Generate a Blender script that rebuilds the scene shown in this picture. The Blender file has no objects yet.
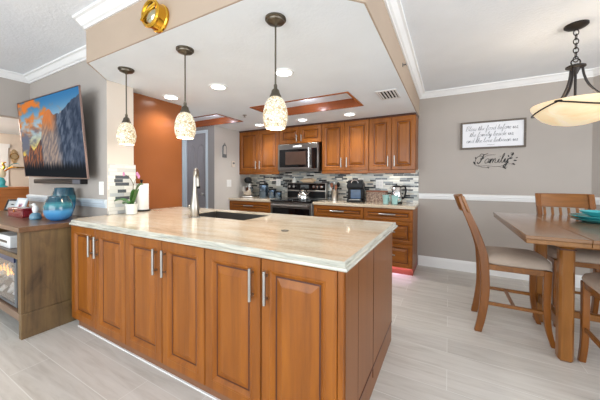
import bpy, bmesh, math, random
from mathutils import Vector, Matrix, noise
random.seed(7)
S = bpy.context.scene
C = S.collection
PI = math.pi

# ------------------------------------------------------------------ camera
def camera():
    a, p, t = math.radians(28.7186), math.radians(-0.8102), math.radians(0.1663)
    r = Vector((math.cos(a), math.sin(a), 0)); f = Vector((-math.sin(a), math.cos(a), 0)); u = Vector((0, 0, 1))
    f, u = f*math.cos(p)+u*math.sin(p), u*math.cos(p)-f*math.sin(p)
    r, u = r*math.cos(t)+u*math.sin(t), u*math.cos(t)-r*math.sin(t)
    cd = bpy.data.cameras.new('camera'); co = bpy.data.objects.new('camera', cd); C.objects.link(co)
    m = Matrix((r, u, -f)).transposed().to_4x4(); m.translation = (0, 0, 1.2526)
    co.matrix_world = m
    cd.sensor_width = 36; cd.lens = 271.63*36/600; cd.shift_y = -16.18/600
    cd.clip_start = 0.05
    S.camera = co
camera()

# ------------------------------------------------------------------ light and exposure
S.view_settings.view_transform = 'Standard'
S.view_settings.look = 'None'
S.view_settings.gamma = 1.0
S.view_settings.exposure = 0.0
w = bpy.data.worlds.new('world'); S.world = w; w.use_nodes = True
w.node_tree.nodes['Background'].inputs[0].default_value = (0.90, 0.96, 1.0, 1)
w.node_tree.nodes['Background'].inputs[1].default_value = 1.35
def area(name, loc, target, sx, sy, power, col):
    l = bpy.data.lights.new(name, 'AREA'); l.shape = 'RECTANGLE'; l.size = sx; l.size_y = sy
    l.energy = power; l.color = col
    o = bpy.data.objects.new(name, l); C.objects.link(o); o.location = loc
    o.rotation_euler = (Vector(target)-Vector(loc)).to_track_quat('-Z', 'Y').to_euler()
    return o
area('window_daylight_rear', (-1.0, -3.4, 1.5), (-1.0, 1.0, 1.0), 5.0, 2.2, 170, (0.90, 0.96, 1.0))
area('window_daylight_right', (4.2, 0.8, 1.5), (0.0, 2.2, 1.0), 3.0, 2.0, 110, (0.96, 0.98, 1.0))

# ------------------------------------------------------------------ materials
def lin(c):
    return tuple((v/12.92 if v <= 0.04045 else ((v+0.055)/1.055)**2.4) for v in c)
def rgb(r, g, b): return lin((r/255, g/255, b/255)) + (1,)
class N:
    def __init__(s, name):
        s.m = bpy.data.materials.new(name); s.m.use_nodes = True
        s.t = s.m.node_tree; s.b = s.t.nodes['Principled BSDF']
    def new(s, k, **kw):
        n = s.t.nodes.new(k)
        for a, v in kw.items(): setattr(n, a, v)
        return n
    def link(s, a, b): s.t.links.new(a, b)
    def coords(s, scale=(1, 1, 1), kind='Object', rot=(0, 0, 0)):
        tc = s.new('ShaderNodeTexCoord'); mp = s.new('ShaderNodeMapping')
        mp.inputs['Scale'].default_value = scale; mp.inputs['Rotation'].default_value = rot
        s.link(tc.outputs[kind], mp.inputs[0]); return mp.outputs[0]
    def noise(s, vec, scale, detail=4, rough=.55, dist=0):
        n = s.new('ShaderNodeTexNoise'); n.inputs['Scale'].default_value = scale
        n.inputs['Detail'].default_value = detail; n.inputs['Roughness'].default_value = rough
        n.inputs['Distortion'].default_value = dist
        s.link(vec, n.inputs['Vector']); return n.outputs['Fac']
    def ramp(s, fac, stops, mode='LINEAR'):
        r = s.new('ShaderNodeValToRGB'); r.color_ramp.interpolation = mode
        e = r.color_ramp.elements
        while len(e) < len(stops): e.new(0.5)
        for i, (p, c) in enumerate(stops): e[i].position = p; e[i].color = c
        s.link(fac, r.inputs[0]); return r.outputs[0]
    def mix(s, a, b, fac, mode='MIX'):
        n = s.new('ShaderNodeMix', data_type='RGBA', blend_type=mode)
        for k, v in ((6, a), (7, b), (0, fac)):
            if hasattr(v, 'is_linked'): s.link(v, n.inputs[k])
            else: n.inputs[k].default_value = v
        return n.outputs[2]
    def bump(s, h, strength=.2, dist=.01):
        b = s.new('ShaderNodeBump'); b.inputs['Strength'].default_value = strength
        b.inputs['Distance'].default_value = dist
        s.link(h, b.inputs['Height']); s.link(b.outputs[0], s.b.inputs['Normal'])
    def set(s, color=None, rough=.5, metal=0, coat=0, spec=None, trans=0, ior=None, alpha=None):
        i = s.b.inputs
        if color is not None:
            if hasattr(color, 'is_linked'): s.link(color, i['Base Color'])
            else: i['Base Color'].default_value = color
        i['Roughness'].default_value = rough; i['Metallic'].default_value = metal
        i['Coat Weight'].default_value = coat; i['Coat Roughness'].default_value = .12
        if spec is not None: i['Specular IOR Level'].default_value = spec
        i['Transmission Weight'].default_value = trans
        if ior: i['IOR'].default_value = ior
        return s
    def emit(s, col, strength):
        i = s.b.inputs
        if hasattr(col, 'is_linked'): s.link(col, i['Emission Color'])
        else: i['Emission Color'].default_value = col
        i['Emission Strength'].default_value = strength; return s
def plain(name, col, rough=.5, metal=0, coat=0, var=.06, **k):
    n = N(name)
    f = n.noise(n.coords((1, 1, 1)), 9, 3)
    d = tuple(c*(1-var) for c in col[:3])+(1,); e = tuple(min(1, c*(1+var)) for c in col[:3])+(1,)
    n.set(n.ramp(f, [(.3, d), (.7, e)]), rough, metal, coat, **k)
    return n.m
def wood(name, dark, mid, light, axis, rough=.40, coat=.15, scale=1.0):
    n = N(name)
    sc = [14*scale]*3; sc[axis] = 1.1*scale
    v = n.coords(tuple(sc))
    a = n.noise(v, 1.6, 6, .6, .6)
    sc2 = [2.0]*3; sc2[axis] = .8
    b = n.noise(n.coords(tuple(sc2)), 1.5, 2)
    c = n.ramp(a, [(.25, dark), (.5, mid), (.78, light)])
    c2 = n.mix(c, n.ramp(b, [(.3, tuple(x*.72 for x in mid[:3])+(1,)), (.7, light)]), .35)
    n.set(c2, rough, 0, coat, spec=.35)
    return n.m
def paint(name, col, tex=0.0, rough=.85, scale=60):
    n = N(name)
    v = n.coords()
    f = n.noise(v, 2.0, 2)
    n.set(n.ramp(f, [(.3, tuple(c*.97 for c in col[:3])+(1,)), (.7, tuple(min(1, c*1.03) for c in col[:3])+(1,))]), rough)
    if tex: n.bump(n.noise(v, scale, 4, .6), tex, .008)
    return n.m
def mosaic(name, horiz, pale=False):
    n = N(name)
    tc = n.new('ShaderNodeTexCoord'); sx = n.new('ShaderNodeSeparateXYZ'); cx = n.new('ShaderNodeCombineXYZ')
    n.link(tc.outputs['Object'], sx.inputs[0]); n.link(sx.outputs[horiz], cx.inputs[0]); n.link(sx.outputs[2], cx.inputs[1])
    br = n.new('ShaderNodeTexBrick')
    br.inputs['Color1'].default_value = (0, 0, 0, 1); br.inputs['Color2'].default_value = (1, 1, 1, 1)
    br.inputs['Mortar'].default_value = (.5, .5, .5, 1)
    br.inputs['Scale'].default_value = 1; br.inputs['Mortar Size'].default_value = .0015
    br.inputs['Brick Width'].default_value = .15 if not pale else .13; br.inputs['Row Height'].default_value = .028 if not pale else .034
    br.offset = .37; br.squash = .62; br.squash_frequency = 3; br.offset_frequency = 2
    n.link(cx.outputs[0], br.inputs['Vector'])
    cols = [(0, rgb(34, 38, 44)), (.20, rgb(150, 156, 158)), (.28, rgb(205, 205, 198)), (.42, rgb(172, 176, 172)), (.53, rgb(222, 220, 212)),
            (.64, rgb(112, 120, 124)), (.72, rgb(192, 190, 180)), (.82, rgb(50, 56, 64)), (.93, rgb(212, 206, 190))]
    if pale: cols = [(0, rgb(84, 88, 94)), (.10, rgb(196, 200, 202)), (.28, rgb(222, 220, 214)), (.45, rgb(176, 180, 184)), (.55, rgb(228, 226, 220)), (.72, rgb(202, 202, 198)), (.88, rgb(132, 138, 144)), (.94, rgb(224, 220, 210))]
    c = n.ramp(br.outputs['Color'], cols, 'CONSTANT')
    c = n.mix(c, rgb(196, 194, 186), br.outputs['Fac'])
    n.set(c, .18, 0)
    n.bump(br.outputs['Fac'], -.3, .003)
    return n.m
def floor_mat():
    n = N('plank_tile')
    v = n.coords()
    br = n.new('ShaderNodeTexBrick'); n.link(v, br.inputs['Vector'])
    br.inputs['Color1'].default_value = (0, 0, 0, 1); br.inputs['Color2'].default_value = (1, 1, 1, 1)
    br.inputs['Scale'].default_value = 1; br.inputs['Mortar Size'].default_value = .0022
    br.inputs['Brick Width'].default_value = 1.22; br.inputs['Row Height'].default_value = .203
    br.offset = .34; br.offset_frequency = 2
    base = n.ramp(br.outputs['Color'], [(0, rgb(192, 187, 180)), (.5, rgb(203, 198, 191)), (1, rgb(213, 208, 202))])
    g = n.noise(n.coords((1.6, 16, 1)), 1.4, 6, .62, .8)
    grain = n.ramp(g, [(.28, rgb(170, 162, 153)), (.5, rgb(205, 200, 193)), (.75, rgb(224, 220, 214))])
    c = n.mix(base, grain, .5)
    c = n.mix(c, rgb(222, 220, 215), br.outputs['Fac'])
    n.set(c, .34, 0, spec=.4)
    return n.m
def stone():
    n = N('cream_quartzite')
    a = n.noise(n.coords((1.2, 5, 5)), 1.5, 7, .6, 1.2)
    b = n.noise(n.coords((1, 1, 1)), 60, 3)
    c = n.ramp(a, [(.25, rgb(164, 142, 116)), (.42, rgb(200, 180, 154)), (.58, rgb(212, 197, 175)), (.78, rgb(184, 182, 174))])
    c = n.mix(c, n.ramp(b, [(.35, rgb(176, 164, 146)), (.65, rgb(232, 224, 208))]), .18)
    n.set(c, .10, 0, spec=.5)
    return n.m
def barn():
    n = N('weathered_barn_wood')
    a = n.noise(n.coords((9, 9, 1.0)), 1.5, 7, .68, 1.0)
    k = n.noise(n.coords((2.6, 2.6, 1.7)), 1.9, 3, .5, 1.5)
    c = n.ramp(a, [(.25, rgb(36, 26, 18)), (.44, rgb(92, 70, 44)), (.60, rgb(118, 92, 56)), (.8, rgb(74, 64, 52))])
    c = n.mix(c, n.ramp(k, [(.30, rgb(34, 26, 20)), (.42, rgb(104, 82, 54)), (.7, rgb(122, 98, 62))]), .42)
    n.set(c, .55, 0, .1)
    return n.m
def shade_glass():
    n = N('mosaic_shell_glass')
    vo = n.new('ShaderNodeTexVoronoi'); vo.feature = 'DISTANCE_TO_EDGE'; vo.inputs['Scale'].default_value = 62
    n.link(n.coords(), vo.inputs['Vector'])
    v2 = n.new('ShaderNodeTexVoronoi'); v2.inputs['Scale'].default_value = 62; n.link(n.coords(), v2.inputs['Vector'])
    cell = n.ramp(v2.outputs['Color'], [(.15, rgb(205, 175, 125)), (.3, rgb(255, 240, 205)), (.7, rgb(255, 247, 226))])
    c = n.mix(rgb(166, 138, 96), cell, n.ramp(vo.outputs['Distance'], [(.02, (0, 0, 0, 1)), (.09, (1, 1, 1, 1))]))
    n.set(n.mix(c, (0, 0, 0, 1), .45), .25); n.emit(c, 0.56)
    return n.m
def emis(name, col, st):
    n = N(name); n.set((.9, .9, .9, 1), .5); n.emit(col, st); return n.m

M = {}
cd, cm, cl = rgb(100, 50, 8), rgb(138, 76, 13), rgb(166, 98, 22)
M['wz'] = wood('cherry_vertical', cd, cm, cl, 2)
M['wx'] = wood('cherry_horizontal', cd, cm, cl, 0)
M['wy'] = wood('cherry_lengthwise', cd, cm, cl, 1)
M['panel'] = wood('cherry_end_veneer', rgb(104, 60, 24), rgb(118, 70, 30), rgb(128, 78, 36), 2, .42, .15, .5)
M['glaze'] = plain('dark_glaze', rgb(70, 28, 10), .4, 0, .1)
M['kick'] = plain('brown_toe_kick', rgb(124, 84, 58), .5)
M['stone'] = stone()
M['floor'] = floor_mat()
n_ = N('daylight_sheen_edge'); n_.set(n_.ramp(n_.noise(n_.coords((3, 3, 40)), 1.5, 5, .6, .6), [(.3, rgb(150, 150, 140)), (.5, rgb(186, 184, 172)), (.7, rgb(206, 202, 190))]), .15); M['edge_sheen'] = n_.m  # counter edge greyed to paint in the daylight it reflects
M['taupe'] = paint('taupe_paint', rgb(174, 166, 159))
M['taupe_warm'] = paint('warm_taupe_paint', rgb(176, 157, 139))
M['cream'] = paint('pale_cream_paint', rgb(222, 210, 197))
M['pillar'] = paint('pale_grey_paint', rgb(205, 200, 194))
M['greige'] = paint('shaded_greige_paint', rgb(150, 146, 144))  # wall colour darkened to carry the shade around the door
M['ceil'] = paint('textured_ceiling_white', rgb(234, 238, 243), .55, .9, 42)
M['ceil_k'] = paint('kitchen_ceiling_white', rgb(234, 240, 246), .3, .85, 30)
n_ = N('copper_orange_paint'); n_.set(n_.ramp(n_.noise(n_.coords(), 1.5, 2), [(.3, rgb(140, 80, 40)), (.7, rgb(150, 87, 45))]), .25, 0, .1); M['orange'] = n_.m
M['trim'] = paint('white_trim', rgb(238, 238, 238), 0, .45)
M['trimg'] = paint('pale_blue_white_trim', rgb(200, 211, 220), 0, .45)
M['door'] = paint('grey_door_paint', rgb(138, 134, 138), 0, .5)
M['mos_x'] = mosaic('mosaic_backsplash_tile', 0)
M['mos_y'] = mosaic('mosaic_side_tile', 1, True)
M['steel'] = plain('brushed_steel', rgb(190, 186, 180), .30, 1)
M['steel_d'] = plain('dark_steel', rgb(128, 124, 120), .32, 1)
M['brush'] = plain('brushed_nickel_warm', rgb(168, 163, 155), .34, 1)
M['nickel'] = plain('satin_nickel', rgb(172, 170, 166), .32, 1)
M['chrome'] = plain('chrome', rgb(225, 225, 225), .10, 1, var=.02)
M['bronze'] = plain('aged_pewter', rgb(104, 98, 88), .34, 1)
M['black'] = plain('black_plastic', rgb(18, 18, 20), .45, spec=.25)
M['blackgl'] = plain('black_glass', rgb(12, 12, 14), .06)
M['iron'] = plain('black_iron', rgb(34, 28, 26), .42, .3)
M['brass'] = plain('polished_brass', rgb(222, 172, 62), .14, 1)
M['white'] = plain('white_plastic', rgb(240, 240, 238), .4, var=.02)
M['paper'] = plain('white_paper', rgb(244, 243, 240), .9, var=.02)
M['barn'] = barn()
M['barn_top'] = wood('console_top_wood', rgb(74, 50, 34), rgb(104, 74, 50), rgb(124, 92, 66), 0, .28, .3)
M['tw'] = wood('oak_table_vertical', rgb(104, 62, 20), rgb(138, 86, 32), rgb(160, 106, 46), 2, .36, .3)
M['tx'] = wood('oak_table_lengthwise', rgb(96, 60, 28), rgb(128, 86, 44), rgb(150, 106, 62), 1, .25, .4)
M['cw'] = wood('chair_wood_vertical', rgb(88, 48, 12), rgb(122, 70, 20), rgb(148, 90, 32), 2, .34, .3)
M['cx'] = wood('chair_wood_horizontal', rgb(94, 54, 16), rgb(128, 78, 26), rgb(154, 98, 40), 1, .34, .3)
M['fabric'] = plain('beige_grey_microfibre', rgb(176, 160, 146), .9, var=.08)
M['teal'] = plain('turquoise_glaze', rgb(70, 176, 182), .15, 0, .3)
M['red'] = plain('red_lacquer', rgb(128, 26, 34), .25, 0, .4)
M['terra'] = plain('brown_clay', rgb(150, 90, 62), .5)
M['bluegl'] = plain('pale_blue_ceramic', rgb(96, 138, 160), .2, 0, .3)
M['mugs'] = plain('mint_ceramic', rgb(156, 196, 192), .25, 0, .2)
M['leaf'] = plain('orchid_leaf', rgb(66, 112, 52), .35, var=.2)
M['stem'] = plain('orchid_stem', rgb(96, 84, 60), .6)
M['petal'] = plain('pink_petal', rgb(198, 130, 168), .6)
M['pot'] = plain('white_ceramic', rgb(226, 228, 222), .25)
M['vent'] = plain('vent_white', rgb(226, 226, 226), .5, var=.02)
M['dark'] = plain('dark_void', rgb(18, 18, 20), .9, spec=.1)
M['slate'] = plain('grey_slate', rgb(104, 108, 110), .6)
M['sink'] = plain('sink_grey_steel', rgb(62, 58, 54), .45, .3)
M['tray'] = wood('tray_mahogany', rgb(118, 56, 26), rgb(150, 78, 38), rgb(176, 100, 52), 0, .25, .5)
M['granite'] = N('speckled_box'); _m = M['granite']; _m.set(_m.ramp(_m.noise(_m.coords(), 55, 3, .7), [(.35, rgb(74, 54, 44)), (.5, rgb(152, 122, 104)), (.65, rgb(196, 176, 156))]), .5); M['granite'] = _m.m
M['bluecan'] = plain('blue_grey_steel', rgb(110, 130, 150), .25, .9)
M['kickred'] = plain('red_brown_kick', rgb(150, 70, 50), .5)
M['sign'] = plain('sign_board_white', rgb(232, 232, 236), .7, var=.02)
M['signframe'] = wood('sign_frame_wood', rgb(70, 62, 56), rgb(98, 88, 80), rgb(124, 112, 102), 0, .6, 0)
M['ink'] = plain('charcoal_ink', rgb(96, 98, 106), .8)
M['decal'] = plain('black_vinyl', rgb(26, 26, 28), .6)
M['shade'] = shade_glass()
M['lamp'] = emis('downlight_glow', (1, .97, .92, 1), 9)
M['led'] = emis('led_strip_glow', (.92, .66, 1.0, 1), 14)
M['puck'] = emis('puck_glow', (1, .9, .74, 1), 32)
n_ = N('alabaster_amber_glass'); g_ = n_.noise(n_.coords((1, 1, 2)), 5, 4, .6, 1)
c_ = n_.ramp(g_, [(.3, rgb(244, 214, 164)), (.6, rgb(252, 232, 196)), (.8, rgb(255, 242, 220))]); n_.set(n_.mix(c_, (0, 0, 0, 1), .4), .4); n_.emit(c_, .60); M['alab'] = n_.m
def vase_mat():
    n = N('blue_ombre_glass')
    tc = n.new('ShaderNodeTexCoord'); sp = n.new('ShaderNodeSeparateXYZ'); n.link(tc.outputs['Generated'], sp.inputs[0])
    nz = n.noise(n.coords((2, 2, 22)), 2.0, 3)
    ad = n.new('ShaderNodeMath', operation='MULTIPLY_ADD'); ad.inputs[1].default_value = .22; n.link(nz, ad.inputs[0]); n.link(sp.outputs[2], ad.inputs[2])
    c = n.ramp(ad.outputs[0], [(.1, rgb(52, 116, 186)), (.50, rgb(78, 152, 200)), (.62, rgb(22, 92, 116)), (.76, rgb(46, 128, 138)), (.9, rgb(14, 66, 84))])
    n.set(c, .06, 0, .6, trans=.08, ior=1.45)
    return n.m
M['vase'] = vase_mat()
def clear():
    n = N('clear_glass'); n.set((1, 1, 1, 1), .02, trans=1, ior=1.45); return n.m
M['clear'] = clear()
def flame():
    n = N('flame'); tc = n.new('ShaderNodeTexCoord'); sp = n.new('ShaderNodeSeparateXYZ'); n.link(tc.outputs['Generated'], sp.inputs[0])
    c = n.ramp(sp.outputs[2], [(0, (1, .72, .35, 1)), (.5, (1, .55, .2, 1)), (1, (1, .3, .06, 1))]); n.set((1, .6, .2, 1), .6); n.emit(c, 1.5); return n.m
M['flame'] = flame()
M['crystal'] = plain('white_crystal', rgb(230, 236, 240), .15)
M['fbgrey'] = plain('firebox_grey', rgb(92, 96, 100), .5)

# ------------------------------------------------------------------ mesh helpers
class B:
    def __init__(s): s.bm = bmesh.new(); s.mi = 0
    def _f(s, vs):
        try:
            f = s.bm.faces.new(vs); f.material_index = s.mi; return f
        except ValueError: return None
    def box(s, x0, y0, z0, x1, y1, z1):
        v = [s.bm.verts.new(p) for p in ((x0,y0,z0),(x1,y0,z0),(x1,y1,z0),(x0,y1,z0),(x0,y0,z1),(x1,y0,z1),(x1,y1,z1),(x0,y1,z1))]
        for q in ((0,3,2,1),(4,5,6,7),(0,1,5,4),(1,2,6,5),(2,3,7,6),(3,0,4,7)): s._f([v[i] for i in q])
        return s
    def rings(s, rings, closed=True, cap0=True, cap1=True):
        L = [[s.bm.verts.new(p) for p in r] for r in rings]
        n = len(L[0])
        for a, b in zip(L, L[1:]):
            for i in range(n if closed else n-1):
                j = (i+1) % n; s._f((a[i], a[j], b[j], b[i]))
        if cap0: s._f(L[0][::-1])
        if cap1: s._f(L[-1])
        return s
    def lathe(s, prof, c=(0,0,0), n=24, axis='z', sx=1, sy=1, cap0=True, cap1=True):
        R = []
        for r, h in prof:
            ring = []
            for i in range(n):
                t = 2*PI*i/n; x, y = max(r, 1e-4)*math.cos(t)*sx, max(r, 1e-4)*math.sin(t)*sy
                p = {'z': (x, y, h), 'x': (h, x, y), 'y': (y, h, x)}[axis]
                ring.append((c[0]+p[0], c[1]+p[1], c[2]+p[2]))
            R.append(ring)
        return s.rings(R, True, cap0, cap1)
    def tube(s, pts, r, n=8, flat=None):
        pts = [Vector(p) for p in pts]; R = []; up = None
        for i, p in enumerate(pts):
            d = (pts[min(i+1, len(pts)-1)]-pts[max(i-1, 0)]).normalized()
            if up is None:
                up = Vector((0, 0, 1)) if abs(d.z) < .9 else Vector((0, 1, 0))
            sd = d.cross(up).normalized(); up = sd.cross(d).normalized()
            rr = r[i] if isinstance(r, (list, tuple)) else r
            ra, rb = (rr, rr) if flat is None else (rr, rr*flat)
            R.append([p+sd*ra*math.cos(2*PI*k/n)+up*rb*math.sin(2*PI*k/n) for k in range(n)])
        return s.rings(R)
    def torus(s, c, R, r, axis='z', n=24, k=8, a0=0, a1=2*PI):
        full = abs(a1-a0-2*PI) < 1e-6; rg = []
        for i in range(n if full else n+1):
            t = a0+(a1-a0)*i/n; ring = []
            for j in range(k):
                q = 2*PI*j/k; rad = R+r*math.cos(q); x, y, h = rad*math.cos(t), rad*math.sin(t), r*math.sin(q)
                p = {'z': (x, y, h), 'x': (h, x, y), 'y': (x, h, y)}[axis]
                ring.append((c[0]+p[0], c[1]+p[1], c[2]+p[2]))
            rg.append(ring)
        if full: rg.append(rg[0]); s.rings(rg, True, False, False); bmesh.ops.remove_doubles(s.bm, verts=s.bm.verts, dist=1e-6)
        else: s.rings(rg)
        return s
    def prism(s, poly, z0, z1):
        return s.rings([[(x, y, z0) for x, y in poly], [(x, y, z1) for x, y in poly]])
    def extrude_y(s, poly, y0, y1):      # polygon given in x, z
        return s.rings([[(x, y0, z) for x, z in poly], [(x, y1, z) for x, z in poly]])
    def ribbon(s, pts, halfx, y0, y1):   # a curved bar in the x-z plane: pts = (x, z), half width
        L = []
        for i, (x, z) in enumerate(pts):
            h = halfx[i] if isinstance(halfx, (list, tuple)) else halfx
            L.append([(x-h, y0, z), (x+h, y0, z), (x+h, y1, z), (x-h, y1, z)])
        return s.rings(L)
    def build(s, name, m, parent=None, bevel=0, smooth=False, seg=2, sub=0):
        bmesh.ops.recalc_face_normals(s.bm, faces=s.bm.faces)
        me = bpy.data.meshes.new(name); s.bm.to_mesh(me); s.bm.free()
        o = bpy.data.objects.new(name, me); C.objects.link(o)
        for k in (m if isinstance(m, (list, tuple)) else [m]): me.materials.append(M[k] if isinstance(k, str) else k)
        if parent is not None: o.parent = parent
        if smooth or bevel:
            for p in me.polygons: p.use_smooth = True
            me.set_sharp_from_angle(angle=math.radians(42))
        if bevel:
            b = o.modifiers.new('bevel', 'BEVEL'); b.width = bevel; b.segments = seg; b.limit_method = 'ANGLE'; b.angle_limit = math.radians(40)
        if sub:
            u = o.modifiers.new('sub', 'SUBSURF'); u.levels = sub; u.render_levels = sub
        return o
def bx(*a): return B().box(*a)
def tag(o, label, cat, group=None, kind=None):
    o['label'] = label; o['category'] = cat
    if group: o['group'] = group
    if kind: o['kind'] = kind
    return o
def thing(name, label, cat, loc=(0,0,0), rz=0, group=None):
    o = bpy.data.objects.new(name, None); C.objects.link(o); o.location = loc; o.rotation_euler = (0, 0, rz)
    o.empty_display_size = .1
    return tag(o, label, cat, group)
def struct(o, label=None, cat=None):
    o['kind'] = 'structure'
    if label: o['label'] = label; o['category'] = cat
    return o
def dup(root, loc, label, rz=None):
    r = root.copy(); C.objects.link(r); r.location = loc; r['label'] = label
    if rz is not None: r.rotation_euler = (0, 0, rz)
    for ch in list(root.children):
        c = ch.copy(); C.objects.link(c); c.parent = r
        for g in list(ch.children):
            d = g.copy(); C.objects.link(d); d.parent = c
    return r
def catmull(pts, k=6):
    P = [Vector(p) for p in pts]; P = [P[0]*2-P[1]]+P+[P[-1]*2-P[-2]]; out = []
    for i in range(1, len(P)-2):
        a, b, c, d = P[i-1:i+3]
        for j in range(k):
            t = j/k
            out.append(.5*((2*b)+(c-a)*t+(2*a-5*b+4*c-d)*t*t+(3*b-a-3*c+d)*t**3))
    out.append(P[-2]); return out

# ------------------------------------------------------------------ the setting
YB, ZK, ZC = 4.36, 2.18, 2.52
WL, WT = -2.815, 1.366       # end of the television wall, plane of the television wall
struct(bx(-9, -3.6, -.12, 4.2, 6, 0).build('floor', 'floor'), 'pale grey wood-look plank tile floor', 'floor')
struct(bx(-4.6, -3.6, ZC, 4.2, 6, ZC+.1).build('ceiling', 'ceil'), 'stippled white ceiling over the living and dining area', 'ceiling')
# dropped kitchen ceiling with two recessed trays; its rim also is the soffit
TR = [(-2.228, 2.755, -.945, 3.328), (-4.15, 2.80, -2.87, 3.335)]
b = B()
top = ZK+.05
def slab(x0, y0, x1, y1): b.box(x0, y0, ZK, x1, y1, top)
slab(-4.9, 2.10, -.40, 2.755)
slab(-2.228+1.283, 2.755, -.40, 3.335); slab(-2.87, 2.755, -2.228, 3.335); slab(-4.9, 2.755, -4.15, 3.335)
slab(-4.15, 2.755, -2.87, 2.80); slab(-2.228, 3.328, -.945, 3.335)
slab(-4.9, 3.335, -.40, YB)
b.prism([(-2.805, 1.367), (-2.53, 1.10), (-.715, 1.10), (-.40, 1.425), (-.40, 2.10), (-4.9, 2.10), (-4.9, 1.5), (-2.805, 1.5)], ZK, top)
struct(b.build('ceiling_kitchen', 'ceil_k'), 'lower white kitchen ceiling with two wood lined trays', 'ceiling')
b = B()
rim_o = [(-2.815, 1.366), (-2.54, 1.09), (-.71, 1.09), (-.39, 1.42), (-.39, YB)]
rim_i = [(-2.80, 1.40), (-2.50, 1.13), (-.73, 1.13), (-.43, 1.44), (-.43, YB)]
for i in range(4):
    b.prism([rim_o[i], rim_o[i+1], rim_i[i+1], rim_i[i]], ZK+.0005, ZC)
struct(b.build('wall_soffit', 'taupe_warm'), 'taupe soffit band dropping from the ceiling around the kitchen', 'soffit')
for k, (x0, y0, x1, y1) in enumerate(TR):
    b = B(); h = .10
    b.box(x0-.012, y0-.012, ZK-.008, x1+.012, y0+.012, ZK+h); b.box(x0-.012, y1-.012, ZK-.008, x1+.012, y1+.012, ZK+h)
    b.box(x0-.012, y0+.012, ZK-.008, x0+.012, y1-.012, ZK+h); b.box(x1-.012, y0+.012, ZK-.008, x1+.012, y1-.012, ZK+h)
    o = struct(b.build('trim_%d' % (5+k), 'tray'), ['wood lining of the ceiling tray over the back counters', 'wood lining of the ceiling tray by the grey door'][k], 'trim')
    t = bx(x0, y0, ZK+h, x1, y1, ZK+h+.03).build('tray_ceiling', 'ceil_k', o)
# walls
struct(bx(-4.9, YB, 0, 1.46, YB+.1, ZC).build('wall_back', 'taupe'), 'taupe wall behind the dining table and kitchen', 'wall')
b = B(); b.prism([(1.442, YB), (2.8, YB-1.36), (2.87, YB-1.29), (1.51, YB+.07)], 0, ZC)
struct(b.build('wall_right', 'taupe'), 'angled taupe wall right of the dining table', 'wall')
struct(bx(-4.66, WT, 0, WL, WT+.245, ZC).build('wall_left', 'taupe'), 'taupe wall carrying the television', 'wall')
struct(bx(-2.94, WT+.002, .93, WL+.004, 1.611, ZK).build('wall_end', 'cream'), 'pale cream end face of the television wall', 'wall')
struct(bx(-3.1, 1.611, 0, -2.95, 2.287, ZK).build('wall_accent', 'orange'), 'glossy burnt orange accent wall', 'wall')
struct(bx(-5.2, 1.611, 0, -3.1, 1.75, ZK).build('wall_passage', 'pillar'))
struct(bx(-3.66, 3.385, 0, -3.53, YB, ZK).build('wall_pantry', 'pillar'), 'pale grey stub wall left of the back counter', 'wall')
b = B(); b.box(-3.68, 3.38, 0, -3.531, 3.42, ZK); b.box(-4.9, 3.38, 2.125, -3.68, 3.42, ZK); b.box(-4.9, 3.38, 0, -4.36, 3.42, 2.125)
struct(b.build('wall_door', 'greige'), 'greige wall, toned down for shade, around the grey door', 'wall')
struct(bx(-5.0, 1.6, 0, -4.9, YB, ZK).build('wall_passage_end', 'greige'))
struct(bx(WL+.0045, WT+.004, .921, WL+.014, 1.625, 1.40).build('wall_side_tile', 'mos_y'), 'grey mosaic strip tile beside the orange wall', 'backsplash')
struct(bx(-3.529, YB-.012, .90, -.392, YB-.001, 1.42).build('wall_backsplash', 'mos_x'), 'grey and black mosaic strip tile behind the back counter', 'backsplash')
# left side opening and hall beyond
struct(bx(-4.74, -3.6, 2.005, -4.6, WT, ZC).build('wall_header', 'taupe'), 'taupe header over the opening left of the television', 'wall')
b = B(); b.box(-7.6, -3, 0, -7.5, 4.2, 2.6)
struct(b.build('wall_hall', 'cream'), 'cream wall at the far end of the hall', 'wall')
struct(bx(-7.6, 4.0, 0, -4.9, 4.1, 2.6).build('wall_hall_side', 'cream'))
struct(bx(-7.6, -3, 2.13, -4.74, 4.1, 2.2).build('ceiling_hall', 'ceil_k'))
# door with two arched panels
d = struct(bx(-4.22, 3.385, .01, -3.728, 3.41, 2.07).build('door_1', 'door'), 'grey door with two tall arched panels', 'door')
for k, xc in enumerate((-4.09, -3.855)):
    b = B(); arc = []
    for i in range(13):
        t = PI*i/12; arc.append((xc+.085*math.cos(t), 1.72+.16*math.sin(t)))
    outer = [(xc-.085, .95), (xc+.085, .95)]+arc
    cxz = (xc, 1.35)
    def sc(f): return [(cxz[0]+(x-cxz[0])*f, cxz[1]+(z-cxz[1])*(1-(1-f)*.25)) for x, z in outer]
    b.rings([[(x, 3.385, z) for x, z in outer], [(x, 3.374, z) for x, z in sc(.93)], [(x, 3.380, z) for x, z in sc(.8)], [(x, 3.374, z) for x, z in sc(.62)]], cap0=False)
    b.build('door_panel', 'door', d)
    bx(xc-.085, 3.376, .12, xc+.085, 3.385, .82).build('lower_panel', 'door', d, .006)
B().lathe([(.012, 0), (.012, -.03), (.028, -.04), (.03, -.055), (.02, -.07), (.001, -.072)], (-3.775, 3.385, 1.0), 16, 'y').build('door_knob', 'nickel', d, smooth=True)
b = B(); b.box(-3.728, 3.368, 0, -3.678, 3.40, 2.12); b.box(-4.34, 3.368, 0, -4.22, 3.40, 2.12); b.box(-4.22, 3.368, 2.07, -3.728, 3.40, 2.12)
b.box(-4.30, 3.360, 0, -4.27, 3.37, 2.10)
struct(b.build('trim_4', 'trimg', bevel=.004), 'pale casing around the grey door', 'trim')

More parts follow.
